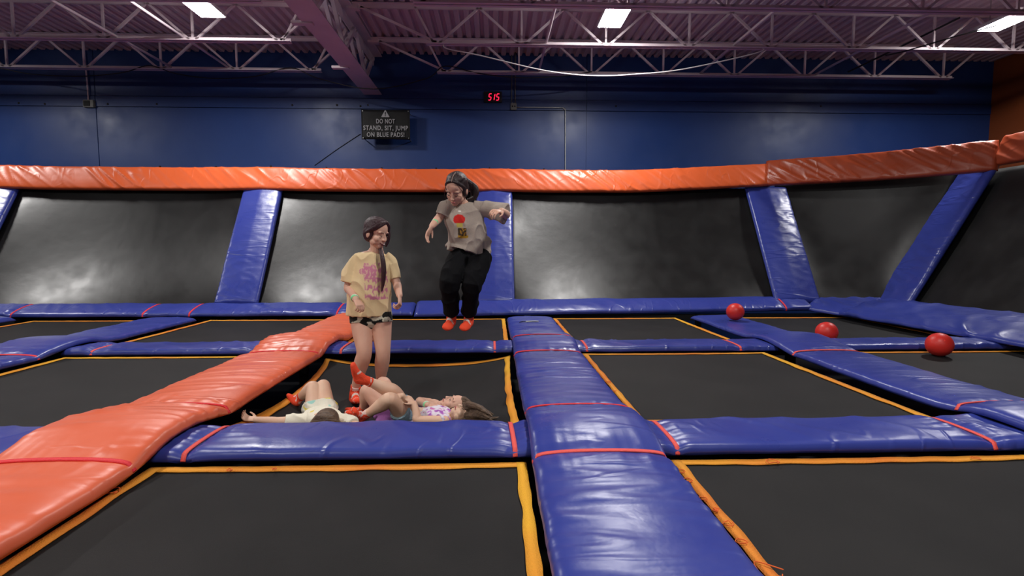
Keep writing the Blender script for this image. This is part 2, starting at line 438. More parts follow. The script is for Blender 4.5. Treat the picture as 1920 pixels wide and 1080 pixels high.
ROWB = [2.58, 5.29, 7.97]                   # back edges of the bed rows
BEDLEN = 2.13
COLS = {-2: (-7.0, -5.12), -1: (-4.37, -2.50), 0: (-1.745, .163), 1: (.92, 2.87), 2: (3.80, 5.72)}
PADY = [(2.61, 3.06), (5.30, 5.76)]         # row pads, front and back edges
CX = {'left': -4.74, 'orange': -2.08, 'centre': .53, 'right': 3.33, 'far_left': -7.38}

def col_path(x, y0, y1, hb, xw=0.0, seed=0):
    pts = []; y = y0
    while y < y1 + .01:
        z = ZB + .035
        for (a, b) in PADY:
            c = (a + b) / 2; z += hb * math.exp(-((y - c) / .34) ** 4)
        z -= .012 * math.sin((y - 2.87) / 2.7 * 2 * PI - PI / 2) * 0
        z += .012 * N3(y * .6 + seed, seed, 0)
        pts.append((x + xw * N3(y * .5 + seed, 2.2, seed), y, z)); y += .22
    return pts
def s_at(path, y):
    p = Pad(path, (1, 0, 0), None, .7)
    for i, q in enumerate(p.pts):
        if q.y >= y: return p.S[i]
    return p.len
pt = col_path(CX['centre'], -.6, 7.62, .055, .02, 1)
Pad(pt, (1, 0, 0), None, .68, .055, .022, (.010, 10, .7, .05), [s_at(pt, y) for y in (2.44, 3.14, 4.98, 5.62)], 1, ds=.022, na=44).build(
    'floor_pad', M['blue_vinyl'], 'long blue vinyl pad down the middle, running between the trampolines toward the wall', 'pad', 'lengthwise floor pads', [M['strap'], M['strap_red'], M['strap_red'], M['strap_red']])
pt = col_path(CX['orange'], -.6, 8.02, .07, .03, 2)
Pad(pt, (1, 0, 0), None, .72, .06, .024, (.013, 10, .6, -.14), [s_at(pt, y) for y in (2.42, 3.30, 5.02)], 2, ds=.022, na=44, pinch=.014).build(
    'floor_pad', M['orange_vinyl'], 'long orange vinyl pad running between the trampolines', 'pad', 'lengthwise floor pads', [M['strap_red'], M['strap_red'], M['strap_red']])
pt = col_path(CX['right'], .6, 7.75, .055, .02, 3)
Pad(pt, (1, 0, 0), None, .70, .05, .018, (.006, 7, .9, .1), [s_at(pt, y) for y in (2.44, 3.12, 4.95)], 3, ds=.028, na=36).build(
    'floor_pad', M['blue_vinyl'], 'long blue vinyl pad on the right with a red ball at its far end', 'pad', 'lengthwise floor pads')
pt = col_path(CX['left'], .6, 7.75, .06, .03, 4)
Pad(pt, (1, 0, 0), None, .72, .05, .018, (.006, 7, .9, -.1), [s_at(pt, y) for y in (2.44, 5.0)], 4, ds=.028, na=36).build(
    'floor_pad', M['blue_vinyl'], 'long blue vinyl pad left of the orange pad', 'pad', 'lengthwise floor pads', [M['strap'], M['strap_red']])
pt = col_path(CX['far_left'], 4.2, 7.75, .06, .02, 5)
Pad(pt, (1, 0, 0), None, .70, .05, .03, (.005, 6, .9, -.1), (), 5, ds=.04, na=24).build(
    'floor_pad', M['blue_vinyl'], 'blue vinyl pad at the far left edge below the wall pad', 'pad', 'lengthwise floor pads')

def row_pad(x0, x1, k, label, straps, seed, wr=(.009, 4.5, 1.2, .6), mats=None):
    a, b = PADY[k]; z = ZB + .018; n = 10
    path = [(x0 + (x1 - x0) * i / n, (a + b) / 2 + .004 * N3(i, seed, 0), z + .006 * N3(i * .7, seed, 5)) for i in range(n + 1)]
    Pad(path, (0, 1, 0), None, b - a, .052, .012, wr, [s - x0 for s in straps], seed, pinch=.016, ds=.022 if k == 0 else .03, na=32, gather=.013).build(
        'cross_pad', M['blue_vinyl_cross'], label, 'pad', 'crosswise floor pads', mats)
row_pad(-1.80, .24, 0, 'blue vinyl cross pad in front of the lying girls', (-1.60, .10), 11, (.012, 3.6, 1.2, .8))
row_pad(.82, 3.05, 0, 'blue vinyl cross pad right of the long middle pad, in the nearer row', (.97, 2.72), 12, (.009, 3.2, 1.2, .8))
row_pad(3.60, 5.75, 0, 'blue vinyl cross pad at the right edge in the nearer row', (3.8,), 13)
row_pad(-4.45, -2.35, 0, 'blue vinyl cross pad left of the orange pad in the nearer row', (), 14)
row_pad(-1.80, .24, 1, 'blue vinyl cross pad behind the standing girl', (-1.60, .0), 15)
row_pad(.82, 3.05, 1, 'blue vinyl cross pad right of the long middle pad, in the farther row', (.98, 2.62), 16)
row_pad(3.62, 5.75, 1, 'shiny blue vinyl cross pad behind the nearest red ball', (3.72,), 17, (.011, 9, 1.2, .2))
row_pad(-4.42, -2.35, 1, 'blue vinyl cross pad left of the orange pad in the farther row', (-4.12, -2.47), 18)
row_pad(-7.05, -5.05, 1, 'blue vinyl cross pad at the left edge in the farther row', (), 19)

# apron pads at the foot of the angled wall
def apron(p0, p1, q0, q1, label, straps, seed, wr=(.008, 4, 1.2, .4), bulge=.0):
    """p = front edge ends (low), q = back edge ends (high)"""
    p0, p1, q0, q1 = map(V, (p0, p1, q0, q1)); n = 14
    side = ((q0 - p0) + (q1 - p1)) / 2; wd0 = (q0 - p0).length; wd1 = (q1 - p1).length; side.normalize()
    path = []
    for i in range(n + 1):
        f = i / n; c = (p0.lerp(p1, f) + q0.lerp(q1, f)) / 2
        c.z += bulge * math.sin(PI * f) + .008 * N3(i * .8, seed, 2); path.append(c)
    nrm = side.cross((p1 - p0).normalized());
    if nrm.z < 0: nrm = -nrm
    pd = Pad(path, side, nrm, lambda f: wd0 + (wd1 - wd0) * f, .05, .03, wr, straps, seed, ds=.035, na=28, gather=.012, pinch=.018)
    pd.build('apron_pad', M['blue_vinyl_cross'], label, 'pad', 'apron pads below the angled wall', [M['strap_red']] * len(straps))
ZA = ZB + .05
apron((-10.5, 8.02, ZA), (-1.29, 8.02, ZA), (-10.5, 8.48, 1.17), (-1.29, 8.48, 1.17), 'blue apron pad along the foot of the angled wall, left half', (10.5 - 7.4, 10.5 - 5.42, 10.5 - 4.72, 10.5 - 2.46), 21)
apron((-1.27, 8.04, ZA), (5.25, 8.20, ZA + .01), (-1.27, 8.48, 1.18), (5.25, 8.55, 1.27), 'blue apron pad along the foot of the angled wall, right of the jumper', (6.05,), 22, (.008, 3, 1.2, .8))
apron((5.20, 8.18, ZA), (5.62, 7.55, ZA), (5.45, 8.62, 1.25), (6.45, 8.1, 1.22), 'short blue apron pad in the corner of the court', (), 23, (.016, 4, 1.2, .9))
apron((5.42, 7.95, ZA + .01), (5.52, 2.6, ZA + .01), (6.45, 8.05, 1.25), (6.42, 2.6, 1.27), 'wide blue apron pad along the right side of the court', (), 24, (.026, 2.4, 1.2, 1.0), .02)

# ------------------------------------------------------------------ trampoline beds
def thread(bm, p, r, seed):
    rr = random.Random(seed); pts = []
    for k in range(9):
        a = k / 8 * 2 * PI * rr.uniform(.8, 1.1)
        pts.append(V(p) + V((math.cos(a) * r * rr.uniform(.7, 1.2), math.sin(a) * r * rr.uniform(.6, 1.2), .007 + .004 * rr.random())))
    tube(bm, pts, [.0022] * 9, n=5, sub=3)
def bed(c, r, label, sag=0.02, sag_at=(.5, .5), edge=.08, bow=0.0, threads=(), yellow=False, fine=False):
    x0, x1 = COLS[c]; y1 = ROWB[r]; y0 = y1 - BEDLEN
    root = empty('trampoline', ((x0 + x1) / 2, (y0 + y1) / 2, ZB)); tag(root, label, 'trampoline', 'flat black trampolines')
    B = root.location.copy()
    def P(u, v, dz=0.0):
        x = x0 + (x1 - x0) * u; y = y0 + (y1 - y0) * v
        cu, cv = (2 * u - 1), (2 * v - 1)
        ex = 2.0 if sag > .1 else 1.0
        wu = 1 - (1 - edge * (1.25 if cu < 0 else .7)) * abs(cu) ** 4.5; wv = 1 - (1 - edge * (ex if cv > 0 else 1)) * abs(cv) ** 4.5
        g = math.exp(-(((u - sag_at[0]) / .80) ** 2 + ((v - sag_at[1]) / .75) ** 2))
        z = ZB - sag * wu * wv * g
        if bow:
            x += bow * (1 - cv * cv) * max(0, -cu) ** 2 - bow * .25 * (1 - cv * cv) * max(0, cu) ** 2
            y -= bow * .25 * (1 - cu * cu) * max(0, cv) ** 2
        return V((x, y, z + dz)) - B
    n = 40 if (sag > .05 or fine) else 18
    bm = bmesh.new(); G = [[bm.verts.new(P(i / n, j / n)) for j in range(n + 1)] for i in range(n + 1)]
    Gl = [[bm.verts.new(P(i / n, j / n, -.006)) for j in range(n + 1)] for i in range(n + 1)]
    for i in range(n):
        for j in range(n):
            bm.faces.new((G[i][j], G[i + 1][j], G[i + 1][j + 1], G[i][j + 1])); bm.faces.new((Gl[i][j], Gl[i][j + 1], Gl[i + 1][j + 1], Gl[i + 1][j]))
    for i in range(n):
        for q in (0, n):
            bm.faces.new((G[i][q], G[i + 1][q], Gl[i + 1][q], Gl[i][q])); bm.faces.new((G[q][i], G[q][i + 1], Gl[q][i + 1], Gl[q][i]))
    obj('mat', bm, M['mat_black'], root, True)
    wu = .052 / (x1 - x0); wv = .052 / (y1 - y0); K = 60
    for e in range(4):
        bm = bmesh.new(); rows = []
        for k in range(K + 1):
            t = k / K; wob = 1 + .22 * N3(t * 11 + c * 3, e * 5 + r, 1); wob2 = .10 * N3(t * 16, e + c, r + 3)
            if e == 0: a, b = P(t, 1 - wv * wob, .003), P(t, 1 + wv * wob2 * .6, .003)
            elif e == 1: a, b = P(t, wv * wob, .003), P(t, -wv * wob2 * .6, .003)
            elif e == 2: a, b = P(wu * wob, t, .0045), P(-wu * wob2, t, .0045)
            else: a, b = P(1 - wu * wob, t, .0045), P(1 + wu * wob2, t, .0045)
            lift = V((0, 0, .004 + .004 * abs(N3(t * 9, e, c))))
            rows.append([bm.verts.new(a), bm.verts.new(a + lift), bm.verts.new(b + lift), bm.verts.new(b)])
        for r0, r1_ in zip(rows, rows[1:]):
            for k in range(4): bm.faces.new((r0[k], r0[(k + 1) % 4], r1_[(k + 1) % 4], r1_[k]))
        bm.faces.new(rows[0]); bm.faces.new(rows[-1][::-1])
        obj('webbing', bm, M['webbing_yellow'] if (yellow or e == 3) else M['webbing'], root, True)
    for i, (px, py, rad) in enumerate(threads):
        bm = bmesh.new(); thread(bm, on_z(px, py, ZB + .005) - B, rad, i + c * 7 + r); obj('loose_thread', bm, M['thread'], root, True)
bed(0, 0, 'nearest trampoline, between the orange pad and the long middle pad', .03, edge=.15, fine=True, threads=((210, 924, .03), (90, 985, .03), (430, 884, .012), (515, 882, .010)))
bed(0, 1, 'sagging trampoline with the girls on it', .26, (.48, .40), .34, .10)
bed(0, 2, 'trampoline behind the jumping girl, next to the wall pads', .03)
bed(1, 0, 'nearest trampoline right of the long middle pad, frayed orange border', .03, edge=.15, fine=True,
    threads=((1342, 960, .012), (1342, 958, .012), (1275, 886, .025), (1290, 903, .02), (1318, 938, .018), (1448, 868, .03), (1440, 1074, .05), (1390, 1020, .02), (1365, 985, .02), (1830, 862, .02)))
bed(1, 1, 'empty trampoline right of the long middle pad, in the second row', .03, threads=((1150, 735, .02), (1140, 718, .025)))
bed(1, 2, 'empty trampoline right of the long middle pad, next to the wall pads', .03)
bed(2, 0, 'trampoline at the lower right edge', .03)
bed(2, 1, 'trampoline with the nearest red ball', .03)
bed(2, 2, 'trampoline in the right corner with a red ball on it', .03)
bed(-1, 0, 'trampoline left of the orange pad, in the nearest row', .03)
bed(-1, 1, 'empty trampoline left of the orange pad, in the second row', .03, yellow=True)
bed(-1, 2, 'trampoline left of the orange pad, next to the wall pads', .03)
bed(-2, 1, 'trampoline at the left edge, in the second row', .03)
bed(-2, 2, 'trampoline at the left edge, next to the wall pads', .03)

# steel frame that carries beds and pads
def frame():
    r = empty('court_frame', (0, 4, 0)); tag(r, 'black steel frame under the trampolines and pads', 'frame')
    def beam(lo, hi): bm = bmesh.new(); box(bm, V(lo) - V((0, 4, 0)), V(hi) - V((0, 4, 0))); obj('beam', bm, M['frame_black'], r)
    for x in CX.values():
        beam((x - .05, -.6, .93), (x + .05, 8.3, 1.03))
    beam((6.1, 2.6, .93), (6.2, 8.3, 1.03))
    for y in [(a + b) / 2 for a, b in PADY] + [8.25]:
        beam((-9.0, y - .05, .93), (6.1, y + .05, 1.03))
    for x in list(CX.values()) + [6.15]:
        for y in (-.4, 2.87, 5.58, 8.2):
            bm = bmesh.new(); box(bm, (x - .04, y - 4.04, 0), (x + .04, y - 3.96, .93)); obj('leg', bm, M['frame_black'], r)
frame()

# ------------------------------------------------------------------ angled wall trampolines
TH = math.radians(59.7); CT, ST = math.cos(TH), math.sin(TH)
def incline_pt(x, t, z0=1.15, y0=8.47): return V((x, y0 + CT * t, z0 + ST * t))
def quad_mat(a, b, c, d, sag, label, n=28):
    """a,b = bottom ends, c,d = top ends (c above b)"""
    a, b, c, d = map(V, (a, b, c, d)); nrm = (b - a).cross(d - a).normalized()
    cen = (a + b + c + d) / 4
    if nrm.dot(EYE - cen) < 0: nrm = -nrm
    bm = bmesh.new(); G = []
    for i in range(n + 1):
        G.append([])
        for j in range(n + 1):
            u, v = i / n, j / n; p = a.lerp(b, u).lerp(d.lerp(c, u), v)
            s = (1 - abs(2 * u - 1) ** 3) * (4 * v * (1 - v)) * (1.25 - .5 * v)
            G[-1].append(p - nrm * (sag * s) - cen)
    T = [[bm.verts.new(p) for p in row] for row in G]; Bk = [[bm.verts.new(p - nrm * .012) for p in row] for row in G]
    for i in range(n):
        for j in range(n):
            bm.faces.new((T[i][j], T[i + 1][j], T[i + 1][j + 1], T[i][j + 1])); bm.faces.new((Bk[i][j], Bk[i][j + 1], Bk[i + 1][j + 1], Bk[i + 1][j]))
        for q in (0, n):
            bm.faces.new((T[i][q], T[i + 1][q], Bk[i + 1][q], Bk[i][q])); bm.faces.new((T[q][i], T[q][i + 1], Bk[q][i + 1], Bk[q][i]))
    o = obj('angled_trampoline', bm, M['wall_mat_black'], None, True); o.location = cen
    tag(o, label, 'trampoline', 'angled wall trampolines')
LT = 2.42
for (xa, xb, sg, lab) in ((-8.62, -4.40, .10, 'black angled wall trampoline at the left end'), (-4.02, -.20, .10, 'black angled wall trampoline behind the standing girl'), (.20, 4.92, .10, 'black angled wall trampoline right of the jumper'), (-13, -9.0, .1, 'black angled wall trampoline beyond the left edge')):
    quad_mat(incline_pt(xa, 0), incline_pt(xb, 0), incline_pt(xb, LT), incline_pt(xa, LT), .20, lab)
SX, SZ = 6.40, 1.22                         # foot of the side incline
quad_mat(incline_pt(5.35, 0), V((6.32, 8.05, 1.2)), V((7.55, 8.1, 3.42)), incline_pt(5.35, LT + .1), .20, 'black angled wall trampoline in the corner, dimly shining')
quad_mat(V((SX + .03, 7.85, SZ)), V((SX + .03, 1.8, SZ)), V((SX + .03 + CT * LT, 1.8, SZ + ST * LT)), V((SX + .03 + CT * LT, 7.85, SZ + ST * LT)), .10, 'black angled wall trampoline at the right edge, in shade')

def pillar(a, b, side, nrm, wd, label, seed):
    n = 12; path = [V(a).lerp(V(b), i / n) for i in range(n + 1)]
    Pad(path, side, nrm, wd, .07, .035, (.006, 9, 1.6, .25), (), seed, ds=.03, na=30, crown_pow=1.2).build('slanted_pad', M['blue_vinyl_slant'], label, 'pad', 'slanted pads between the wall trampolines')
nb = V((0, -ST, CT))
for x, wd, lab, sd in ((-4.20, .70, 'slanted blue pad left of the standing girl', 31), (.005, .66, 'slanted blue pad behind the jumping girl', 32), (5.12, .78, 'slanted blue pad where the angled wall meets the corner', 33), (-8.86, .70, 'slanted blue pad at the left edge', 34)):
    off = nb * .03
    pillar(incline_pt(x, 0) + off, incline_pt(x, LT - .02) + off, (1, 0, 0), nb, wd, lab, sd)
ns = V((-ST, 0, CT))
pillar(V((SX - .05, 7.92, SZ - .1)) + ns * .04, V((SX + CT * LT, 7.92, SZ + ST * LT)) + ns * .04, (0, -1, 0), ns, .74, 'slanted dark blue pad at the right, leaning over the corner', 35)

# orange rail pads along the top
def rail(path, out, wd, label, seed, straps=(), wr=(.016, 5.5, .8, 1.1), ties=(), m='rail_vinyl'):
    """path = line of the pad's middle (height), out = unit vector facing the room"""
    out = V(out).normalized(); side = (V((0, 0, 1)) - out * .30).normalized(); side = (V((0, 0, 1)) + (-out) * .30).normalized()
    nrm = (out + V((0, 0, .30))).normalized()
    pd = Pad(path, side, nrm, wd, .075, .02, wr, (), seed, ds=.03, na=34)
    o = pd.build('rail_pad', M[m], label, 'pad', 'orange rail pads on top of the angled wall')
    for u in ties:
        p = pd.surf(u, .97, False); bm = bmesh.new(); box(bm, p - o.location + V((-.014, -.014, -.02)), p - o.location + V((.014, .014, .025)), .004); obj('cable_tie', bm, M['black'], o)
    return pd
def rz(x):  # middle height of the back rail
    d = min(abs(x - c) for c in (-8.86, -4.2, 0.0, 5.12))
    return 3.33 + .012 * abs(x) / 5 + (.02 * math.exp(-(d / .6) ** 2)) + (.10 * sstep(2.2, 5.1, x)) + .05 * sstep(-6, -9, x) * 0
path = [(x, 9.60, rz(x)) for x in [-13 + .5 * i for i in range(37)]]
path = [p for p in path if p[0] <= 5.15] + [(5.18, 9.61, 3.47)]
rail(path, (0, -1, 0), .44, 'long orange rail pad on top of the angled wall, below the blue wall', 41, ties=[13 + on_y(px, 320, 9.6).x for px in (300, 405, 508, 612, 716, 818, 918, 1020)])
a, b = V((5.10, 9.60, 3.50)), V((7.62, 7.62, 3.50)); n = 12
rail([a.lerp(b, i / n) + V((.02 * math.sin(PI * i / n), 0, -.03 * math.sin(PI * i / n))) for i in range(n + 1)], (-.62, -.78, 0), .50, 'orange rail pad over the corner on the right, shade put into its colour', 42, wr=(.02, 5, .8, 1.3), m='rail_shaded')
rail([V((7.66, 7.62 - .5 * i, 3.56)) for i in range(11)], (-1, 0, 0), .46, 'orange rail pad at the right edge beside the orange wall', 43, wr=(.02, 5, .8, 1.3), m='rail_shaded')

# ------------------------------------------------------------------ things on the walls and in the roof
def text_mesh(txt, size, bold=.0, extrude=.002, spacing=1.0):
    cu = bpy.data.curves.new('t', 'FONT'); cu.body = txt; cu.size = size; cu.align_x = 'CENTER'; cu.offset = bold; cu.extrude = extrude; cu.space_character = spacing
    o = bpy.data.objects.new('t', cu); COL.objects.link(o)
    me = bpy.data.meshes.new_from_object(o.evaluated_get(bpy.context.evaluated_depsgraph_get()))
    bpy.data.objects.remove(o); bpy.data.curves.remove(cu); return me
def banner():
    ys = 10.86; p0 = on_y(677, 205, ys); p1 = on_y(769, 262, ys); c = (p0 + p1) / 2; W, H = p1.x - p0.x, p0.z - p1.z
    bm = bmesh.new(); n = 20; T = []
    for i in range(n + 1):
        T.append([])
        for j in range(11):
            u, v = i / n - .5, j / 10 - .5
            yy = .006 * math.sin(u * 7 + v * 3) * (1 - 4 * v * v) + .005 * N3(u * 4, v * 4, 0)
            T[-1].append((u * W, yy, v * H - .012 * (1 - 4 * u * u) * v))
    F_ = [[bm.verts.new(p) for p in r] for r in T]; K_ = [[bm.verts.new((p[0], p[1] + .004, p[2])) for p in r] for r in T]
    for i in range(n):
        for j in range(10):
            bm.faces.new((F_[i][j], F_[i + 1][j], F_[i + 1][j + 1], F_[i][j + 1])); bm.faces.new((K_[i][j], K_[i][j + 1], K_[i + 1][j + 1], K_[i + 1][j]))
        for q in (0, 10): bm.faces.new((F_[i][q], F_[i + 1][q], K_[i + 1][q], K_[i][q]))
    for j in range(10):
        for q in (0, n): bm.faces.new((F_[q][j], F_[q][j + 1], K_[q][j + 1], K_[q][j]))
    o = obj('warning_banner', bm, M['banner'], None, True); o.location = c
    tag(o, 'black warning banner with grey lettering in front of the blue wall', 'sign')
    for txt, z, wd in (('DO NOT', .055, .40), ('STAND, SIT, JUMP', -.080, .95), ('ON BLUE PADS!', -.215, .80)):
        me = text_mesh(txt, .118, 0, .002, 1.16)
        bm = bmesh.new()   # heavier strokes: the word laid over itself a few millimetres apart
        for q, (dx, dz) in enumerate(((-.0045, 0), (.0045, 0), (0, -.003), (0, .003), (0, 0))):
            me2 = me.copy(); me2.transform(Matrix.Translation((dx, dz, .0008 * q))); bm.from_mesh(me2); bpy.data.meshes.remove(me2)
        bm.to_mesh(me); bm.free()
        xs = [v.co.x for v in me.vertices]; k = wd * W / 1.03 / (max(xs) - min(xs))
        t = link('lettering', me, M['print_grey'], o); t['kind'] = 'stuff'; t.scale = (k, 1.08, 1); t.rotation_euler = (PI / 2, 0, 0); t.location = (0, -.015, z - .035)
    bm = bmesh.new()   # rounded warning triangle with a hole shaped like an exclamation mark, built as strips
    cz = .208
    tri = [V((-.088, 0, cz - .062)), V((.088, 0, cz - .062)), V((0, 0, cz + .088))]
    ring = []
    cen = sum(tri, V()) / 3
    for i in range(3):
        p, q, r_ = tri[i - 1], tri[i], tri[(i + 1) % 3]
        for f in (.18, .06): ring.append(q.lerp(p, f))
        for f in (.06, .18): ring.append(q.lerp(r_, f))
    fv = [bm.verts.new(p + V((0, -.016, 0))) for p in ring]; bv = [bm.verts.new(p + V((0, -.011, 0))) for p in ring]
    bm.faces.new(fv); bm.faces.new(bv[::-1])
    for i in range(len(ring)): bm.faces.new((fv[i], fv[(i + 1) % len(ring)], bv[(i + 1) % len(ring)], bv[i]))
    obj('warning_triangle', bm, M['print_grey'], o)
    bm = bmesh.new(); tube(bm, [(0, -.017, cz + .035), (0, -.017, cz - .012)], [(.013, .004), (.009, .004)], ref=(1, 0, 0), n=10); ball(bm, (0, -.017, cz - .036), (.012, .004, .012), seg=10)
    obj('exclamation_mark', bm, M['banner'], o)
    for sx in (-1, 1):
        for sz in (-1, 1):
            bm = bmesh.new(); tube(bm, [(sx * (W / 2 - .03), -.004, sz * (H / 2 - .03)), (sx * (W / 2 - .03), YW - ys - .014, sz * (H / 2 - .03))], [.010, .010], n=8, round_caps=False); obj('standoff', bm, M['galv'], o)
banner()
def clock():
    p0 = on_y(907, 171, YW - .06); p1 = on_y(941, 192, YW - .06); c = (p0 + p1) / 2; W, H = p1.x - p0.x, p0.z - p1.z
    bm = bmesh.new(); box(bm, (-W / 2, 0, -H / 2), (W / 2, .06, H / 2), .008); o = obj('digital_clock', bm, M['clock_body']); o.location = c
    tag(o, 'small black wall clock with red digits reading 5 15', 'clock')
    seg = {'5': 'afgcd', '1': 'bc'}
    h = .13; wd = .05; t = .014
    pos = {'a': ((-1, 1), (1, 1)), 'd': ((-1, -1), (1, -1)), 'g': ((-1, 0), (1, 0)), 'f': ((-1, 1), (-1, 0)), 'e': ((-1, 0), (-1, -1)), 'b': ((1, 1), (1, 0)), 'c': ((1, 0), (1, -1))}
    for ch, x in (('5', -.06), ('1', .012), ('5', .105)):
        bm = bmesh.new()
        for s_ in seg[ch]:
            (ax, az), (bx, bz) = pos[s_]
            sh = lambda X, Z: V((x + X * wd / 2 + Z * .012, -.004, Z * h / 2 + (-.004)))
            a_, b_ = sh(ax, az), sh(bx, bz); d = (b_ - a_) * .08; bar(bm, a_ + d, b_ - d, .006, t, (0, 0, 1) if az == bz else (1, 0, 0)) if az == bz else bar(bm, a_ + d, b_ - d, .006, t, (1, 0, 0))
        obj('digit', bm, M['led'], o)
    bm = bmesh.new()
    for z in (-.025, .025): ball(bm, (.028 + z * .15, -.003, z), .006, seg=8)
    obj('colon', bm, M['led'], o)
clock()
def wall_pipe(bm, pts, r): tube(bm, pts, [r] * len(pts), n=8, sub=4, round_caps=False)
yc = YW - .035
def conduit_centre():
    p = on_y(963, 200, yc); r = empty('electrical_conduit', p); tag(r, 'grey metal conduit and socket box on the blue wall beside the clock', 'conduit')
    bm = bmesh.new(); box(bm, (-.065, -.03, -.07), (.065, .035, .07), .008); b = obj('socket_box', bm, M['box_grey'], r)
    for x in (-.025, .025):
        bm = bmesh.new(); tube(bm, [(x, -.032, 0), (x, -.026, 0)], [.018, .018], n=12, round_caps=False); obj('socket', bm, M['black'], b)
    for x in (-.04, .035):
        bm = bmesh.new(); wall_pipe(bm, [(x, 0, .07), (x, 0, .6), (x, 0, 1.22)], .011); obj('pipe', bm, M['box_grey'], r, True)
    q = on_y(1050, 202, yc) - p; e = on_y(1060, 213, yc) - p; f = on_y(1060, 330, yc) - p
    bm = bmesh.new(); tube(bm, [V((.065, 0, q.z)), q - V((.03, 0, 0)), q.lerp(e, .5) + V((.03, 0, .03)), e - V((0, 0, .03)), f], [.012] * 5, n=8, sub=6, round_caps=False); obj('bent_pipe', bm, M['galv'], r, True)
conduit_centre()
def box_left():
    p = on_y(168, 194, yc); r = empty('junction_box', p); tag(r, 'small dark junction box on the blue wall at the upper left', 'junction box')
    bm = bmesh.new(); box(bm, (-.12, -.03, -.08), (.10, .035, .07), .01); obj('box_body', bm, M['box_grey'], r)
    bm = bmesh.new(); box(bm, (-.10, -.04, -.06), (.03, -.028, .05), .004); obj('cover', bm, M['frame_black'], r)
    bm = bmesh.new(); wall_pipe(bm, [(-.02, 0, .06), (-.025, 0, .5), (-.05, 0, .95), (-.09, 0, 1.22)], .014); obj('pipe', bm, M['steel'], r, True)
box_left()
def sag_cable(name, pts, r, m, label, tie):
    P = [on_y(px, py, yy) for px, py, yy in pts]
    if tie:   # both ends are tied to the joist's bottom chord
        P = [V((P[0].x - .05, 8.93, ZJB + .02))] + P + [V((P[-1].x + .08, 8.93, ZJB + .02))]
    c = P[len(P) // 2].copy()
    bm = bmesh.new(); tube(bm, [p - c for p in P], [r] * len(P), n=6, sub=6, round_caps=False); o = obj(name, bm, m, None, True); o.location = c
    tag(o, label, 'cable')
yq = 10.30
sag_cable('hanging_cable', [(-60, 122, yq), (0, 128, yq), (60, 139, yq), (150, 143, yq), (230, 136, yq), (280, 123, yq), (330, 138, yq), (400, 147, yq), (480, 143, yq), (545, 127, yq), (600, 148, yq), (700, 167, yq), (800, 147, yq), (835, 124, yq), (900, 138, yq), (980, 146, yq), (1060, 142, yq), (1110, 134, yq)], .010, M['cable_black'], 'thin black cable draped below the joist in front of the blue wall', 0)
sag_cable('hanging_cable', [(838, 91, 8.9), (900, 104, 8.9), (1000, 128, 8.9), (1060, 138, 8.9), (1120, 142, 8.9), (1180, 140, 8.9), (1280, 130, 8.9), (1420, 99, 8.9)], .011, M['cable_white'], 'thin white cable sagging from the joist right of the girder', 1)
sag_cable('hanging_cable', [(1900, 40, 8.0), (1800, 66, 8.3), (1700, 95, 8.7), (1660, 104, 8.9)], .011, M['cable_black'], 'thin black cable below the right lamp', 0)
sag_cable('hanging_cable', [(590, 310, YW - .012), (632, 280, YW - .012), (676, 251, YW - .012)], .006, M['cable_black'], 'thin black cable on the blue wall below the banner', 0)
sag_cable('hanging_cable', [(1800, 33, 8.6), (1700, 82, 9.3), (1590, 135, 10.2)], .016, M['cable_black'], 'thick black cable running under the deck toward the corner', 0)

# ------------------------------------------------------------------ balls and small things
def red_ball(c, r, label):
    bm = bmesh.new(); ball(bm, (0, 0, 0), r, seg=40); o = obj('play_ball', bm, M['ball'], None, True); o.location = c; tag(o, label, 'ball', 'red play balls')
    bm = bmesh.new(); bmesh.ops.create_circle(bm, segments=12, radius=.012, cap_ends=True, matrix=Matrix.Translation((0, 0, 0)))
    bm.free()
p = on_z(1760, 667, ZB - .01); red_ball(p + V((0, 0, .118)), .122, 'red play ball closest to us, at the right')
p = on_z(1549, 641, ZB - .01); red_ball(p + V((0, 0, .118)), .122, 'red play ball in the middle of the three, half behind a cross pad')
p = on_z(1378, 600, ZB + .115); red_ball(p + V((0, 0, .116)), .118, 'red play ball farthest away, on the blue pad')
def trinket():
    p = on_z(992, 605, ZB + .105); r = empty('wristband', p); tag(r, 'dark clasp with a white paper band lying on the far end of the middle pad', 'wristband')
    bm = bmesh.new(); ball(bm, (-.085, -.02, .006), (.045, .022, .008), seg=14); tube(bm, [(-.13, -.03, .006), (-.085, -.01, .012), (-.03, -.01, .008)], [.008, .010, .006], n=8); obj('clasp', bm, M['black'], r, True)
    bm = bmesh.new(); tube(bm, [(-.04, .02, .014), (.05, .03, .018), (.13, .03, .016)], [(.016, .004)] * 3, n=8); obj('paper_band', bm, M['band_white'], r, True)
trinket()
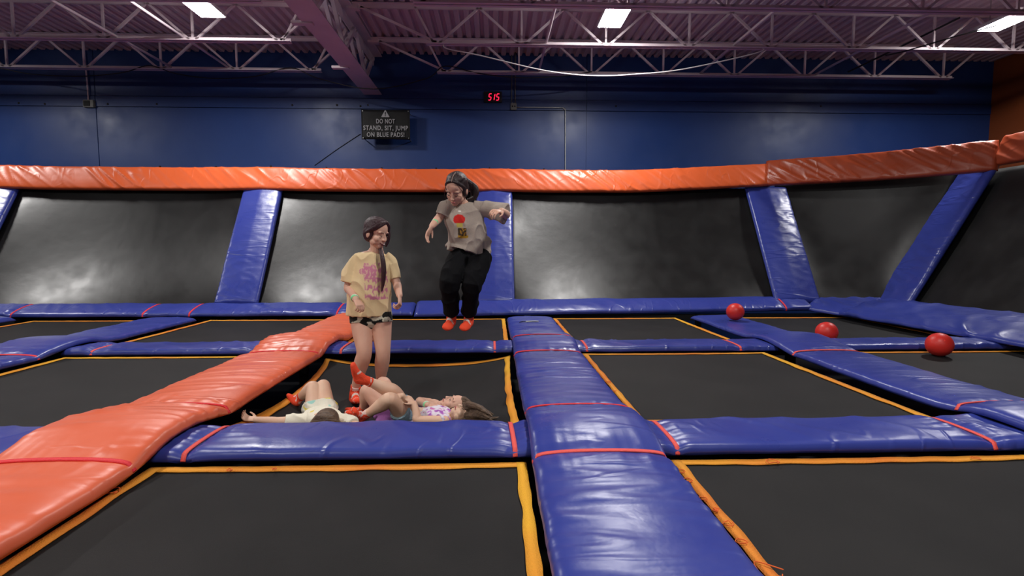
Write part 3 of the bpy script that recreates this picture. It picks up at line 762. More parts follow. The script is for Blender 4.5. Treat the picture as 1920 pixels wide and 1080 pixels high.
#PEOPLE
# ------------------------------------------------------------------ people
def frame3(c, fwd, up):
    y = V(fwd).normalized(); x = y.cross(V(up)).normalized(); z = x.cross(y)
    m = Matrix((x, y, z)).transposed().to_4x4(); m.translation = V(c); return m
def fuse(bm, voxel, smooth=4, fold=None):
    """one continuous surface out of overlapping closed shells"""
    bmesh.ops.recalc_face_normals(bm, faces=bm.faces)
    me = bpy.data.meshes.new('t'); bm.to_mesh(me); bm.free()
    o = bpy.data.objects.new('t', me); COL.objects.link(o)
    r = o.modifiers.new('r', 'REMESH'); r.mode = 'VOXEL'; r.voxel_size = voxel
    if smooth:
        s = o.modifiers.new('s', 'SMOOTH'); s.factor = .5; s.iterations = smooth
    out = bpy.data.meshes.new_from_object(o.evaluated_get(bpy.context.evaluated_depsgraph_get()))
    bpy.data.objects.remove(o); bpy.data.meshes.remove(me)
    if fold:
        amp, sx, sy, sz, seed = fold
        nn = [v.normal.copy() for v in out.vertices]
        for v, n in zip(out.vertices, nn):
            c = v.co; g = N3(c.x * sx + seed, c.y * sy, c.z * sz)
            v.co = c + n * amp * ((1 - min(1, abs(g) * 2.2)) ** 2 * 1.6 - .5 + .8 * N3(c.x * sx * .5, c.y * sy * .5 + seed, c.z * sz * .5))
    return out
def paint(me, fn):
    a = me.color_attributes.new('Col', 'FLOAT_COLOR', 'POINT')
    buf = []
    for v in me.vertices: buf += [*fn(v.co), 1.0]
    a.data.foreach_set('color', buf)
def head(bm, Mh, k):
    T = lambda x, y, z: Mh @ (V((x, y, z)) * k)
    R3 = Mh.to_3x3()
    E = lambda c, r: ball(bm, T(*c), tuple(q * k for q in r), R3, 20)
    E((0, -.012, .035), (.074, .092, .082)); E((0, .022, -.035), (.060, .064, .072)); E((0, .052, -.085), (.030, .030, .026))
    for s in (-1, 1):
        E((s * .034, .044, -.032), (.027, .030, .027)); E((s * .079, -.012, -.014), (.010, .022, .031)); E((s * .030, .066, .022), (.024, .012, .009))
        E((s * .045, .02, -.062), (.018, .035, .026))
    tube(bm, [T(0, .082, .012), T(0, .089, -.010), T(0, .098, -.030)], [.006 * k, .0075 * k, .0105 * k], n=10)
    for s in (-1, 1): E((s * .010, .087, -.032), (.008, .010, .007))
    E((0, .078, -.060), (.022, .012, .007)); E((0, .076, -.070), (.019, .012, .007))
def face(root, Mh, k, brow, smile=0.0, shut=True):
    T = lambda x, y, z: Mh @ (V((x, y, z)) * k) - root.location
    R3 = Mh.to_3x3()
    for s in (-1, 1):
        bm = bmesh.new()
        if shut: tube(bm, [T(s * .020, .081, -.001), T(s * .030, .0835, -.005), T(s * .041, .0755, -.002)], [.0014 * k, .0030 * k, .0014 * k], n=8)
        else: ball(bm, T(s * .030, .076, .0), (.013 * k, .010 * k, .0075 * k), R3, 14)
        obj('eye', bm, M['eye_dark'], root, True)
        bm = bmesh.new(); tube(bm, [T(s * .016, .084, .020), T(s * .030, .0835, .025), T(s * .045, .070, .021)], [.0016 * k, .0024 * k, .0012 * k], n=8)
        obj('eyebrow', bm, brow, root, True)
    bm = bmesh.new()
    if smile:
        tube(bm, [T(-.026, .070, -.055), T(-.012, .086, -.065), T(0, .090, -.068), T(.012, .086, -.065), T(.026, .070, -.055)], [.002 * k, .0075 * k, .009 * k, .0075 * k, .002 * k], n=8); obj('mouth', bm, M['mouth'], root, True)
        bm = bmesh.new(); tube(bm, [T(-.015, .087, -.062), T(0, .0955, -.0645), T(.015, .087, -.062)], [.002 * k, .0036 * k, .002 * k], n=8); obj('teeth', bm, M['teeth'], root, True)
    else:
        tube(bm, [T(-.021, .076, -.064), T(-.007, .088, -.062), T(.007, .088, -.062), T(.021, .076, -.064)], [.002 * k, .005 * k, .005 * k, .002 * k], n=8); obj('lips', bm, M['lips'], root, True)
def hair_cap(bm, Mh, k, low=-.03):
    R3 = Mh.to_3x3(); E = lambda c, r: ball(bm, Mh @ (V(c) * k), tuple(q * k for q in r), R3, 24)
    E((0, -.032, .036), (.084, .094, .088)); E((0, -.016, .088), (.067, .070, .037))
    for s in (-1, 1): E((s * .066, -.028, .002 + low * .3), (.022, .052, .062))
    E((0, -.062, -.02 + low * .4), (.062, .050, .060))
def hand(bm, wrist, d, pn, thumb, curl=.5, k=1.0, spread=.06):
    """d = towards the fingers, pn = out of the palm, thumb = +1/-1 along d x pn"""
    wrist = V(wrist); d = V(d).normalized(); pn = V(pn); pn = (pn - d * pn.dot(d)).normalized(); sd = d.cross(pn)
    tube(bm, [wrist - d * .01 * k, wrist + d * .02 * k, wrist + d * .055 * k, wrist + d * .085 * k], [(.023 * k, .017 * k), (.029 * k, .015 * k), (.037 * k, .014 * k), (.037 * k, .011 * k)], ref=sd, n=12)
    for i, (off, L) in enumerate(((-.0315, .052), (-.0105, .064), (.0105, .069), (.0315, .060))):
        p = wrist + d * .082 * k + sd * off * k; dd = (d + sd * off * spread * 40 * .3).normalized(); a = 0; pts = [p - d * .012 * k]; pts.append(p)
        for j, f in enumerate((.45, .32, .23)):
            a += curl * (1 + .12 * (1.5 - i) * .5) * (1 if j else .8); p = p + (dd * math.cos(a) + pn * math.sin(a)) * L * f * k * 1.25; pts.append(p)
        tube(bm, pts, [.0085 * k, .0082 * k, .0076 * k, .0070 * k, .0060 * k], n=8, sub=2)
    b = wrist + d * .018 * k + sd * thumb * .026 * k
    m = b + (sd * thumb * .55 + d * .75 + pn * .35).normalized() * .042 * k; e = m + (d * .95 + pn * .45 + sd * thumb * .1).normalized() * .034 * k
    tube(bm, [b - sd * thumb * .012 * k, b, m, e], [.012 * k, .012 * k, .0095 * k, .0075 * k], n=8, sub=2)
def leg(bm, hip, knee, ankle, r, k=1.0):
    hip, knee, ankle = V(hip), V(knee), V(ankle)
    tube(bm, [hip, hip.lerp(knee, .5), knee, knee.lerp(ankle, .30), knee.lerp(ankle, .7), ankle], [r[0], r[0] * .86, r[1], r[1] * .99, r[2] * 1.15, r[2]], n=32, sub=8)
def arm(bm, sh, el, wr, r):
    sh, el, wr = V(sh), V(el), V(wr)
    tube(bm, [sh, sh.lerp(el, .5), el, el.lerp(wr, .3), wr], [r[0], r[0] * .92, r[1], r[1] * .98, r[2]], n=26, sub=8)
def foot_pts(bm, ankle, heel, toe, grow, k=1.0, sole=(0, 0, -1)):
    ankle, heel, toe = V(ankle), V(heel), V(toe); d = (toe - heel).normalized()
    side = d.cross(V(sole)).normalized(); g = grow
    tube(bm, [ankle, ankle.lerp(heel, .55) + d * .012 * k, heel + d * .03 * k], [.036 * k + g, .036 * k + g, .034 * k + g], n=14, sub=2)
    tube(bm, [heel + d * .018 * k, heel.lerp(toe, .4), heel.lerp(toe, .72), toe - d * .012 * k], [(.031 * k + g, .030 * k + g), (.034 * k + g, .031 * k + g), (.041 * k + g, .024 * k + g), (.034 * k + g, .017 * k + g)], ref=side, n=14, sub=3)
    tube(bm, [ankle.lerp(heel, .3) + d * .02 * k, heel.lerp(toe, .62)], [.034 * k + g, .024 * k + g], n=12)
def sock(root, leg_up, ankle, heel, toe, k=1.0, sole=(0, 0, -1), words=True):
    bm = bmesh.new(); ankle, heel, toe = V(ankle), V(heel), V(toe); u = (V(leg_up) - ankle).normalized()
    tube(bm, [ankle + u * .055 * k, ankle], [.045 * k, .041 * k], n=16, round_caps=False)
    foot_pts(bm, ankle, heel, toe, .005, k, sole)
    me = fuse(bm, .0042, 3)
    d = (toe - heel).normalized(); n = -V(sole).normalized(); n = (n - d * n.dot(d)).normalized(); side = d.cross(n); Lf = (toe - heel).length
    def stripe(c):
        q = (c - heel).dot(d) / Lf; h = (c - heel).dot(n); sd_ = (c - heel).dot(side)
        if h > -.004 and abs(q - .50) < .045 and abs(sd_) < .034 * k: return (.72, .56, .50)
        if abs((c - ankle).dot(u) - .030 * k) < .006 and N3(c.x * 90, c.y * 90, c.z * 30) > .05: return (.72, .50, .44)
        return (.82, .075, .03)
    paint(me, stripe)
    me.transform(Matrix.Translation(-root.location)); s = link('sock', me, M['sock'], root, True)
    return s
def person(bm, base, m, label, voxel=.0042, smooth=3):
    me = fuse(bm, voxel, smooth); me.transform(Matrix.Translation(-V(base)))
    o = link('person', me, m, None, True); o.location = base; tag(o, label, 'person'); return o
def piece(name, root, bm, m, voxel=.006, smooth=3, fold=None, col=None):
    me = fuse(bm, voxel, smooth, fold)
    if col: paint(me, col)
    me.transform(Matrix.Translation(-root.location)); return link(name, me, m, root, True)
def band(root, a, b, r, t=.5):
    a, b = V(a), V(b); c = a.lerp(b, t); d = (b - a).normalized()
    bm = bmesh.new(); tube(bm, [c - d * .010 - root.location, c + d * .010 - root.location], [r, r], n=16, round_caps=False); o = obj('wristband', bm, M['band_white'], root, True)
    bm = bmesh.new(); tube(bm, [c - d * .006 + V((0, -.008, 0)) - root.location, c + d * .006 + V((0, -.008, 0)) - root.location], [r * .93, r * .93], n=12, round_caps=False); obj('green_print', bm, M['neon'], o, True)
def strands(bm, lines, n=8):
    for pts, radii in lines: tube(bm, pts, radii, n=n, sub=5)

# --- the girl standing in the sagging trampoline
def standing_girl():
    Y = 4.35; bm = bmesh.new()
    Mh = frame3(J(707, 437, 4.370), (.80, -.52, -.30), (.20, -.10, 1)); k = 1.08
    head(bm, Mh, k)
    tube(bm, [J(706, 478, 4.430), J(706, 462, 4.410), J(704, 446, 4.410)], [.062, .052, .055], n=14)
    ax = V((.93, .30, 0))
    tube(bm, [J(693, 596, 4.430), J(693, 565, 4.430), J(697, 520, 4.430), J(702, 486, 4.430), J(705, 474, 4.430)], [(.150, .10), (.135, .095), (.135, .095), (.14, .085), (.07, .06)], ref=ax, n=18)
    aL = (J(672, 486, 4.400), J(653, 538, 4.390), J(667, 562, 4.230)); aR = (J(729, 487, 4.460), J(744, 532, 4.430), J(749, 554, 4.320))
    arm(bm, *aL, (.041, .037, .026)); arm(bm, *aR, (.040, .036, .026))
    hand(bm, aL[2], (.50, -.55, -.45), (-.35, .3, -.8), 1, .95, .95); hand(bm, aR[2], (.12, -.45, -.9), (-.8, .2, .2), 1, .95, .95)
    L = (J(677, 594, 4.420), J(683, 660, 4.340), J(665, 733, 4.460)); Rr = (J(714, 594, 4.440), J(718, 660, 4.380), J(712, 733, 4.510))
    leg(bm, *L, (.096, .064, .036)); leg(bm, *Rr, (.094, .062, .036))
    fL = (L[2], J(661, 750, 4.490), J(672, 752, 4.280)); fR = (Rr[2], J(710, 748, 4.540), J(719, 752, 4.340))
    foot_pts(bm, *fL, -.002); foot_pts(bm, *fR, -.002)
    base = J(690, 757, 4.420)
    p = person(bm, base, M['skin'], 'girl standing in a loose cream t-shirt with a pink print, looking down and laughing')
    face(p, Mh, k, M['hair_plum'], smile=1)
    bm = bmesh.new(); hair_cap(bm, Mh, k)
    T = lambda x, y, z: Mh @ (V((x, y, z)) * k)
    strands(bm, [([T(-.05, -.05, .05), T(-.085, .01, .01), T(-.085, .045, -.04), T(-.075, .05, -.09)], [.03, .022, .018, .008]),
                 ([T(-.015, .048, .104), T(.035, .045, .088), T(.068, .022, .045), T(.080, -.010, .010), T(.070, -.05, -.02)], [.016, .022, .022, .018, .016]), ([T(-.010, .058, .098), T(.040, .058, .072), T(.070, .035, .030)], [.010, .013, .008]), ([T(-.02, .05, .102), T(-.055, .045, .070), T(-.08, .03, .02)], [.014, .020, .018])])
    # in camera terms the far side of the face is the right of the picture
    strands(bm, [([J(722, 418, 4.420), J(727, 432, 4.420), J(728, 447, 4.420), J(724, 458, 4.410)], [.02, .02, .018, .008])])
    piece('hair', p, bm, M['hair_plum'], .005, 2)
    bm = bmesh.new(); strands(bm, [([J(706, 456, 4.460), J(712, 466, 4.360), J(716, 482, 4.305), J(719, 503, 4.295), J(719, 525, 4.295), J(716, 546, 4.300)], [.016, .014, .017, .020, .018, .006]),
                                  ([J(706, 456, 4.460), J(714, 466, 4.350), J(719, 482, 4.310), J(722, 503, 4.300), J(721, 520, 4.300), J(718, 538, 4.305)], [.010, .010, .010, .011, .010, .004])], 10)
    piece('ponytail', p, bm, M['hair_plum'], .0045, 1)
    bm = bmesh.new()
    tube(bm, [J(691, 590, 4.420), J(692, 560, 4.420), J(697, 520, 4.420), J(701, 492, 4.430), J(704, 480, 4.430), J(706, 473, 4.430)], [(.188, .135), (.182, .132), (.165, .125), (.158, .105), (.128, .088), (.070, .066)], ref=ax, n=28, round_caps=False)
    tube(bm, [J(684, 481, 4.415), J(668, 489, 4.410), J(658, 510, 4.400), J(654, 530, 4.390)], [.052, .060, .070, .076], n=22, round_caps=False)
    tube(bm, [J(722, 482, 4.450), J(732, 491, 4.460), J(739, 508, 4.450), J(742, 523, 4.440)], [.048, .052, .054, .052], n=20, round_caps=False)
    c0 = J(702, 528, 4.300); cream = (.72, .55, .31); pink = (.56, .20, .29); ax_n = ax.normalized()
    def col(c):
        if c.y > 4.40: return cream
        u = (c - c0).dot(ax_n); z = c.z - c0.z
        if abs(u) > .115 or abs(z) > .155: return cream
        # flower on the upper left, lettering-like bands below
        fl = math.hypot(u + .045, z - .085); ang = math.atan2(z - .085, u + .045)
        if fl < .045 + .030 * abs(math.sin(ang * 2.5)): return pink if N3(u * 75, z * 40, 0) > -.12 else (.66, .40, .33)
        g = .9 * N3(u * 55, z * 40, 5.0) + .30 * math.sin(z * 80 + u * 14)
        lim = .10 - .25 * max(0, z - .02)
        return pink if (g > .12 and abs(u - .02) < lim) else ((.66, .42, .30) if g > -.1 and abs(u - .02) < lim else cream)
    piece('t_shirt', p, bm, M['cloth_attr'], .0055, 2, (.008, 9, 9, 3.5, 2.0), col)
    bm = bmesh.new()
    tube(bm, [J(693, 575, 4.430), J(693, 594, 4.430)], [(.160, .115), (.165, .12)], ref=ax, n=24)
    tube(bm, [J(677, 585, 4.420), J(679, 604, 4.410)], [.100, .104], n=20, round_caps=False); tube(bm, [J(713, 585, 4.440), J(714, 604, 4.430)], [.098, .102], n=20, round_caps=False)
    piece('shorts', p, bm, M['cloth_attr'], .006, 1, None, lambda c: (.55, .52, .40) if N3(c.x * 16, c.y * 16, c.z * 24) > .10 else (.008, .009, .008))
    sock(p, L[1], *fL); sock(p, Rr[1], *fR)
    band(p, aL[1], aL[2], .033, .86)
standing_girl()

# --- the girl in the air
def jumping_girl():
    bm = bmesh.new()
    Mh = frame3(J(855, 355, 4.25), (-.28, -.74, -.61), (-.06, -.62, .78)); k = 1.08
    head(bm, Mh, k)
    tube(bm, [J(866, 386, 4.37), J(862, 376, 4.33), J(858, 362, 4.29)], [.060, .052, .055], n=14)
    ax = V((1, .12, -.10))
    tube(bm, [J(882, 482, 4.43), J(880, 462, 4.42), J(872, 425, 4.39), J(867, 396, 4.37), J(866, 386, 4.36)], [(.14, .10), (.125, .09), (.135, .095), (.135, .085), (.07, .06)], ref=ax, n=18)
    aL = (J(838, 385, 4.34), J(824, 412, 4.36), J(813, 414, 4.20)); aL = (aL[0], J(823, 409, 4.33), J(810, 424, 4.22))
    aR = (J(902, 390, 4.38), J(947, 402, 4.32), J(940, 396, 4.10))
    arm(bm, *aL, (.037, .035, .025)); arm(bm, *aR, (.046, .038, .027))
    hand(bm, aL[2], (-.42, -.35, -.85), (.75, -.2, -.2), -1, .35, .95); hand(bm, aR[2], (-.55, -.75, -.05), (-.2, .3, -.9), 1, .75, .95)
    L = (J(866, 482, 4.42), J(843, 528, 4.20), J(846, 588, 4.42)); Rr = (J(898, 482, 4.43), J(885, 532, 4.22), J(879, 588, 4.44))
    leg(bm, *L, (.09, .06, .036)); leg(bm, *Rr, (.09, .06, .036))
    fL = (L[2], J(849, 602, 4.45), J(836, 616, 4.28)); fR = (Rr[2], J(882, 603, 4.46), J(868, 617, 4.29))
    foot_pts(bm, *fL, -.002, 1, (-.2, .3, -.9)); foot_pts(bm, *fR, -.002, 1, (-.2, .3, -.9))
    base = J(872, 618, 4.38)
    p = person(bm, base, M['skin'], 'girl in mid-air jumping, in a taupe t-shirt and black trousers, arms spread')
    face(p, Mh, k, M['hair_dark'], smile=0)
    bm = bmesh.new(); hair_cap(bm, Mh, k)
    T = lambda x, y, z: Mh @ (V((x, y, z)) * k)
    strands(bm, [([T(0, -.11, .04), J(883, 346, 4.36), J(891, 352, 4.36), J(893, 362, 4.36), J(889, 371, 4.37), J(878, 374, 4.38)], [.030, .030, .026, .024, .020, .012]),
                 ([T(.004, .052, .103), T(.038, .046, .084), T(.064, .020, .045), T(.074, -.014, .005)], [.010, .0135, .0145, .013]),
                 ([T(-.004, .052, .103), T(-.038, .046, .084), T(-.064, .020, .045), T(-.074, -.014, .005)], [.010, .0135, .0145, .013]),
                 ([T(.01, -.11, .02), J(880, 352, 4.38), J(885, 360, 4.38), J(884, 370, 4.38)], [.024, .02, .016, .008])])
    piece('hair', p, bm, M['hair_dark'], .005, 2)
    bm = bmesh.new(); tube(bm, [T(0, .064, .105), T(0, .035, .1235), T(0, -.01, .1275), T(0, -.05, .119)], [.0028 * k] * 4, n=6); obj('hair_parting', bm, M['part'], p, True).location = -p.location
    bm = bmesh.new(); strands(bm, [([T(.035, .07, .085), T(.062, .072, .03), T(.066, .072, -.03), T(.052, .085, -.08)], [.0016, .002, .0018, .001]), ([T(-.040, .066, .08), T(-.068, .055, .03), T(-.068, .05, -.02)], [.0018, .0025, .0015])], 6)
    obj('loose_strand', bm, M['hair_dark'], p, True).location = -p.location
    bm = bmesh.new()
    tube(bm, [J(874, 471, 4.41), J(877, 455, 4.41), J(874, 425, 4.38), J(870, 404, 4.37), J(867, 393, 4.365), J(864, 384, 4.36)], [(.180, .135), (.172, .130), (.160, .125), (.168, .108), (.140, .09), (.074, .068)], ref=ax, n=28, round_caps=False)
    tube(bm, [J(852, 386, 4.35), J(838, 387, 4.34), J(829, 404, 4.33)], [.056, .060, .064], n=22, round_caps=False)
    tube(bm, [J(888, 390, 4.37), J(906, 392, 4.37), J(930, 396, 4.34), J(949, 401, 4.31)], [.062, .068, .078, .084], n=22, round_caps=False)
    tube(bm, [J(850, 458, 4.38), J(840, 467, 4.33)], [.06, .016], n=14)
    tube(bm, [J(908, 455, 4.40), J(915, 478, 4.38)], [.06, .020], n=14)
    c0 = J(862, 423, 4.25); taupe = (.37, .31, .26)
    def col(c):
        if c.y > 4.36: return taupe
        u, z = c.x - c0.x, c.z - c0.z
        if math.hypot((u + .005) / .050, (z - .050) / .042) < 1 and z > .022: return (.55, .02, .015)
        if abs(u) < .026 and -.012 < z < .022: return (.50, .42, .10)
        if abs(u - .02) < .036 and -.085 < z < -.02: return (.045, .03, .015) if N3(u * 70, z * 40, 0) > -.1 else (.33, .16, .02)
        if math.hypot((u - .025) / .045, (z + .09) / .016) < 1: return (.40, .22, .02)
        if abs(u + .002) < .012 and abs(z - .118) < .006: return (.7, .68, .62)
        return taupe
    piece('t_shirt', p, bm, M['cloth_attr'], .005, 1, (.008, 9, 9, 7, 6.0), col)
    bm = bmesh.new()
    tube(bm, [J(882, 462, 4.43), J(883, 484, 4.43)], [(.15, .11), (.165, .125)], ref=ax, n=22)
    for q, dx in ((L, 3), (Rr, 0)):
        h, kn, a = q; tube(bm, [h, h.lerp(kn, .5), kn + V((0, -.006, 0)), kn.lerp(a, .45), kn.lerp(a, .95)], [.115, .104, .088, .074, .074] if dx else [.115, .104, .084, .068, .068], n=20, sub=3, round_caps=False)
    piece('trousers', p, bm, M['pants'], .006, 2, (.008, 8, 8, 6, 3.0))
    sock(p, L[1], *fL, 1, (-.2, .3, -.9)); sock(p, Rr[1], *fR, 1, (-.2, .3, -.9))
    band(p, aL[1], aL[2], .031, .55)
jumping_girl()

# --- the front girl lying on her back, one leg crossed over
def lying_front():
    bm = bmesh.new(); k = .95
    Mh = frame3(J(874, 778, 3.72), (-.22, -.25, .94), (.97, -.05, .22)); head(bm, Mh, k)
    ax = V((.05, 1, 0))
    tube(bm, [J(858, 784, 3.74), J(846, 785, 3.75)], [.045, .045], n=12)
    tube(bm, [J(848, 786, 3.75), J(833, 783, 3.75), J(810, 783, 3.77), J(788, 786, 3.80), J(764, 784, 3.84)], [(.05, .045), (.125, .06), (.12, .07), (.105, .065), (.12, .075)], ref=ax, n=16)
    a1 = (J(834, 789, 3.62), J(783, 787, 3.58), J(777, 757, 3.63)); a2 = (J(830, 776, 3.87), J(777, 770, 3.74), J(754, 742, 3.64))
    arm(bm, *a1, (.036, .030, .021)); arm(bm, *a2, (.036, .031, .021))
    hand(bm, a1[2], (-.75, .35, .55), (-.3, .5, -.8), 1, .45, .72); hand(bm, a2[2], (-.85, -.15, -.12), (-.1, .35, -.85), -1, .38, .78)
    l1 = (J(766, 783, 3.80), J(732, 749, 3.60), J(684, 779, 3.68)); l2 = (J(766, 779, 3.93), J(739, 735, 3.74), J(686, 713, 3.64))
    leg(bm, *l1, (.078, .052, .031)); leg(bm, *l2, (.074, .052, .031))
    f1 = (l1[2], J(673, 789, 3.68), J(664, 768, 3.58)); f2 = (l2[2], J(673, 716, 3.63), J(661, 682, 3.60))
    foot_pts(bm, *f1, -.002, .8, (-.8, -.2, -.5)); foot_pts(bm, *f2, -.002, .8, (-.95, 0, -.3))
    p = person(bm, J(790, 800, 3.78), M['skin_light'], 'girl in tie-dye top and denim shorts lying on her back, leg crossed over', .004)
    face(p, Mh, k, M['hair_brown'])
    bm = bmesh.new(); hair_cap(bm, Mh, k)
    rr = random.Random(4); lines = []
    for i in range(16):
        f = i / 15; s0 = J(872 + 22 * rr.random(), 758 + 28 * f, 3.62 + .12 * rr.random()); e = J(908 + 18 * rr.random(), 776 + 16 * f, 3.46 + .20 * rr.random())
        lines.append(([s0, s0.lerp(e, .5) + V((0, -.01, .018)), e], [.026, .020, .006]))
    lines.append(([J(900, 785, 3.6), J(925, 784, 3.60), J(950, 781, 3.62)], [.012, .010, .004])); strands(bm, lines)
    piece('hair', p, bm, M['hair_brown'], .0042, 1)
    bm = bmesh.new(); tube(bm, [J(845, 786, 3.75), J(832, 783, 3.75), J(810, 782, 3.77), J(788, 785, 3.80), J(778, 785, 3.82)], [(.075, .052), (.135, .068), (.130, .078), (.118, .074), (.122, .078)], ref=ax, n=22, round_caps=False)
    tube(bm, [J(836, 787, 3.66), J(822, 789, 3.61)], [.045, .050], n=16, round_caps=False)
    def dye(c):
        g = N3(c.x * 22, c.y * 22, c.z * 22) + .5 * N3(c.x * 47, c.y * 47, c.z * 47)
        return (.34, .10, .42) if g > .30 else (.55, .25, .60) if g > .12 else (.58, .16, .42) if g < -.45 else (.74, .68, .76)
    piece('top', p, bm, M['cloth_attr'], .005, 2, (.005, 14, 14, 14, 1.0), dye)
    bm = bmesh.new(); tube(bm, [J(779, 785, 3.82), J(764, 784, 3.85)], [(.125, .08), (.13, .085)], ref=ax, n=20)
    for q in (l1, l2): tube(bm, [q[0], q[0].lerp(q[1], .50)], [.088, .084], n=18, round_caps=False)
    piece('denim_shorts', p, bm, M['denim'], .005, 2, (.004, 16, 16, 16, 4.0))
    sock(p, l1[1], *f1, .8, (-.8, -.2, -.5)); sock(p, l2[1], *f2, .8, (-.95, 0, -.3))
lying_front()

# --- the girl lying behind her
def lying_behind():
    bm = bmesh.new(); k = .95
    Mh = frame3(J(851, 761, 4.02), (-.30, -.20, .92), (.93, .0, .30)); head(bm, Mh, k)
    ax = V((.1, 1, 0))
    tube(bm, [J(836, 768, 4.02), J(824, 770, 4.0)], [.045, .045], n=12)
    tube(bm, [J(826, 770, 4.0), J(812, 769, 4.0), J(790, 770, 3.98), J(762, 776, 3.94), J(734, 780, 3.92)], [(.05, .045), (.125, .06), (.12, .07), (.11, .068), (.13, .08)], ref=ax, n=16)
    a1 = (J(812, 764, 3.88), J(789, 749, 3.96), J(801, 758, 3.86)); a1 = (J(816, 764, 3.92), J(787, 752, 3.93), J(801, 759, 3.80)); a2 = (J(812, 760, 4.10), J(786, 752, 4.12), J(806, 752, 4.0))
    arm(bm, *a1, (.038, .031, .022)); arm(bm, *a2, (.036, .030, .022))
    hand(bm, a1[2], (.85, -.25, -.25), (.1, .5, -.8), 1, .75, .78); hand(bm, a2[2], (.7, -.4, -.1), (0, .4, -.8), 1, .7, .78)
    l1 = (J(732, 778, 3.88), J(691, 733, 3.90), J(681, 768, 4.02)); l2 = (J(736, 772, 4.02), J(719, 719, 4.08), J(692, 768, 4.20))
    leg(bm, *l1, (.086, .058, .034)); leg(bm, *l2, (.084, .056, .034))
    f1 = (l1[2], J(676, 777, 4.02), J(650, 774, 3.92)); f2 = (l2[2], J(686, 775, 4.18), J(650, 768, 4.05))
    foot_pts(bm, *f1, -.002, .85); foot_pts(bm, *f2, -.002, .85)
    p = person(bm, J(780, 785, 3.98), M['skin'], 'girl lying on her back behind the tie-dye girl, knees up, fist on her chest', .004)
    face(p, Mh, k, M['hair_brown'])
    bm = bmesh.new(); hair_cap(bm, Mh, k)
    strands(bm, [([J(870 + 3 * i, 750 + 4 * i, 4.0), J(880 + 3 * i, 756 + 4 * i, 4.0), J(888 + 2 * i, 765 + 3 * i, 4.02)], [.03, .022, .008]) for i in range(4)])
    piece('hair', p, bm, M['hair_brown'], .0045, 1)
    bm = bmesh.new(); tube(bm, [J(823, 770, 4.0), J(811, 769, 4.0), J(790, 770, 3.98), J(762, 776, 3.95), J(752, 777, 3.94)], [(.075, .052), (.132, .068), (.128, .078), (.120, .076), (.125, .08)], ref=ax, n=22, round_caps=False)
    def dye(c):
        g = N3(c.x * 20 + 5, c.y * 20, c.z * 20)
        return (.45, .12, .48) if g > .05 else (.62, .40, .66)
    piece('top', p, bm, M['cloth_attr'], .0055, 2, (.005, 14, 14, 14, 1.0), dye)
    bm = bmesh.new(); tube(bm, [J(754, 777, 3.94), J(730, 781, 3.90)], [(.13, .085), (.14, .09)], ref=ax, n=20)
    for q in (l1, l2): tube(bm, [q[0], q[0].lerp(q[1], .30)], [.098, .098], n=18, round_caps=False)
    tube(bm, [J(735, 785, 3.84), J(718, 792, 3.78)], [.06, .05], n=16)
    piece('purple_shorts', p, bm, M['purple_cloth'], .006, 2, (.006, 12, 12, 12, 7.0))
    sock(p, l1[1], *f1, .85); sock(p, l2[1], *f2, .85)
    band(p, a1[1], a1[2], .027, .9)
lying_behind()

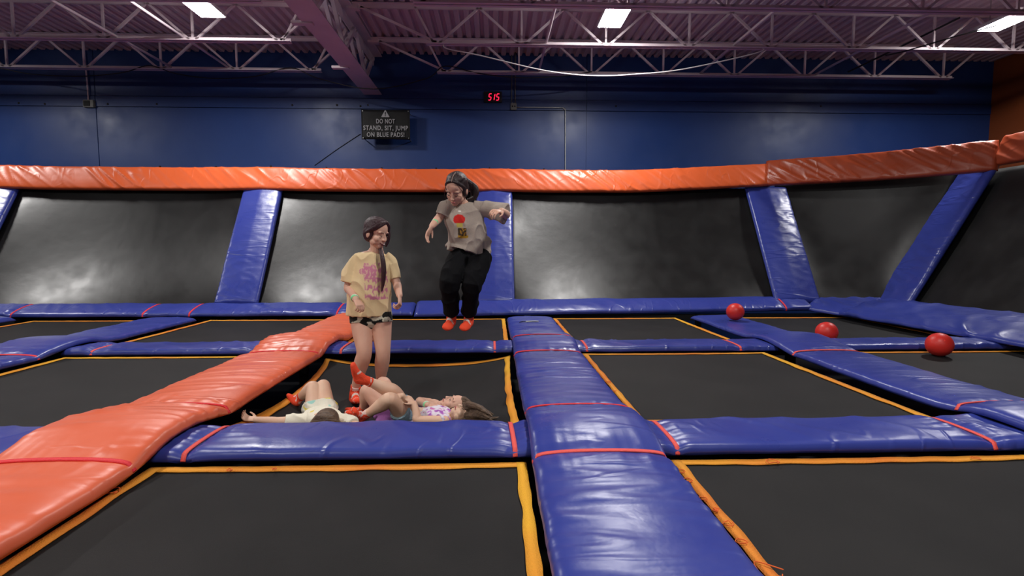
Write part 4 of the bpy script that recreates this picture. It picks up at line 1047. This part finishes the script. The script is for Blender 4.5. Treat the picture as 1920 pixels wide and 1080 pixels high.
# --- the girl lying with her head towards us
def lying_left():
    bm = bmesh.new(); k = .95
    Mh = frame3(J(617, 794, 3.36), (.0, .74, .66), (.06, -.66, .74)); head(bm, Mh, k)
    ax = V((1, 0, 0))
    tube(bm, [J(611, 790, 3.42), J(609, 787, 3.52)], [.045, .05], n=12)
    tube(bm, [J(609, 788, 3.44), J(607, 783, 3.54), J(603, 782, 3.68), J(601, 780, 3.78), J(601, 777, 3.86)], [(.06, .05), (.125, .06), (.118, .068), (.105, .06), (.115, .066)], ref=ax, n=16)
    a1 = (J(574, 788, 3.50), J(522, 790, 3.46), J(480, 787, 3.44)); a2 = (J(640, 788, 3.48), J(668, 798, 3.40), J(690, 806, 3.30))
    arm(bm, *a1, (.036, .029, .021)); arm(bm, *a2, (.036, .029, .021))
    hand(bm, a1[2], (-.95, .1, .12), (.05, -.25, .95), 1, .75, .78); hand(bm, a2[2], (.8, -.5, -.1), (0, 0, 1), -1, .4, .78)
    l1 = (J(590, 773, 3.86), J(587, 727, 3.98), J(560, 747, 4.06)); l2 = (J(612, 773, 3.86), J(606, 724, 4.02), J(612, 750, 4.12))
    leg(bm, *l1, (.072, .052, .032)); leg(bm, *l2, (.072, .052, .032))
    f1 = (l1[2], J(559, 757, 4.02), J(540, 741, 4.06)); f2 = (l2[2], J(613, 760, 4.10), J(620, 757, 4.24))
    foot_pts(bm, *f1, -.002, .85, (-.5, -.5, -.7)); foot_pts(bm, *f2, -.002, .85)
    p = person(bm, J(605, 786, 3.75), M['skin_light'], 'girl in cream and yellow clothes lying with the top of her head toward us', .004)
    face(p, Mh, k, M['hair_brown'])
    bm = bmesh.new(); hair_cap(bm, Mh, k)
    R3 = Mh.to_3x3(); ball(bm, Mh @ V((-.004, -.01, .06)), (.080, .085, .062), R3, 24)
    rr = random.Random(9); lines = []
    for i in range(9):
        a = (i / 8 - .5) * 2.6; s0 = Mh @ V((.05 * math.sin(a), -.02, .115)); e = Mh @ V((.13 * math.sin(a), -.10, .02 - .03 * abs(a)))
        lines.append(([s0, s0.lerp(e, .5) + V((0, -.015, .02)), e], [.020, .018, .008]))
    strands(bm, lines); piece('hair', p, bm, M['hair_brown'], .0045, 1)
    T = lambda x, y, z: Mh @ (V((x, y, z)) * k)
    bm = bmesh.new(); tube(bm, [T(0, .045, .1085), T(0, .02, .118), T(0, -.01, .1215), T(0, -.05, .114)], [.0028 * k] * 4, n=6); obj('hair_parting', bm, M['part'], p, True).location = -p.location
    bm = bmesh.new(); tube(bm, [J(609, 788, 3.46), J(607, 783, 3.54), J(603, 782, 3.66), J(601, 780, 3.76), J(601, 778, 3.82)], [(.08, .056), (.136, .068), (.130, .076), (.118, .070), (.122, .074)], ref=ax, n=22, round_caps=False)
    tube(bm, [J(586, 787, 3.51), J(560, 789, 3.49), J(536, 790, 3.47)], [.050, .050, .046], n=16, round_caps=False); tube(bm, [J(632, 787, 3.5), J(652, 792, 3.45), J(662, 797, 3.41)], [.048, .05, .048], n=16, round_caps=False)
    def col(c):
        g = N3(c.x * 9, c.y * 7, c.z * 9 + 3)
        return (.70, .58, .08) if g > .33 else (.76, .72, .58)
    piece('t_shirt', p, bm, M['cloth_attr'], .0055, 2, (.006, 10, 10, 10, 2.0), col)
    bm = bmesh.new(); tube(bm, [J(600, 768, 3.90), J(600, 765, 3.99)], [(.13, .088), (.135, .09)], ref=ax, n=20)
    for q in (l1, l2): tube(bm, [q[0], q[0].lerp(q[1], .36)], [.076, .070], n=18, round_caps=False)
    piece('shorts', p, bm, M['cloth_attr'], .0055, 2, (.004, 12, 12, 12, 5.0), lambda c: (.70, .58, .06) if abs(N3(c.x * 3, c.y * 7, c.z * 7)) < .07 else (.35, .62, .55) if N3(c.x * 14, c.y * 14, c.z * 14) > .45 else (.72, .70, .58))
    sock(p, l1[1], *f1, .85, (-.5, -.5, -.7)); sock(p, l2[1], *f2, .85)
lying_left()
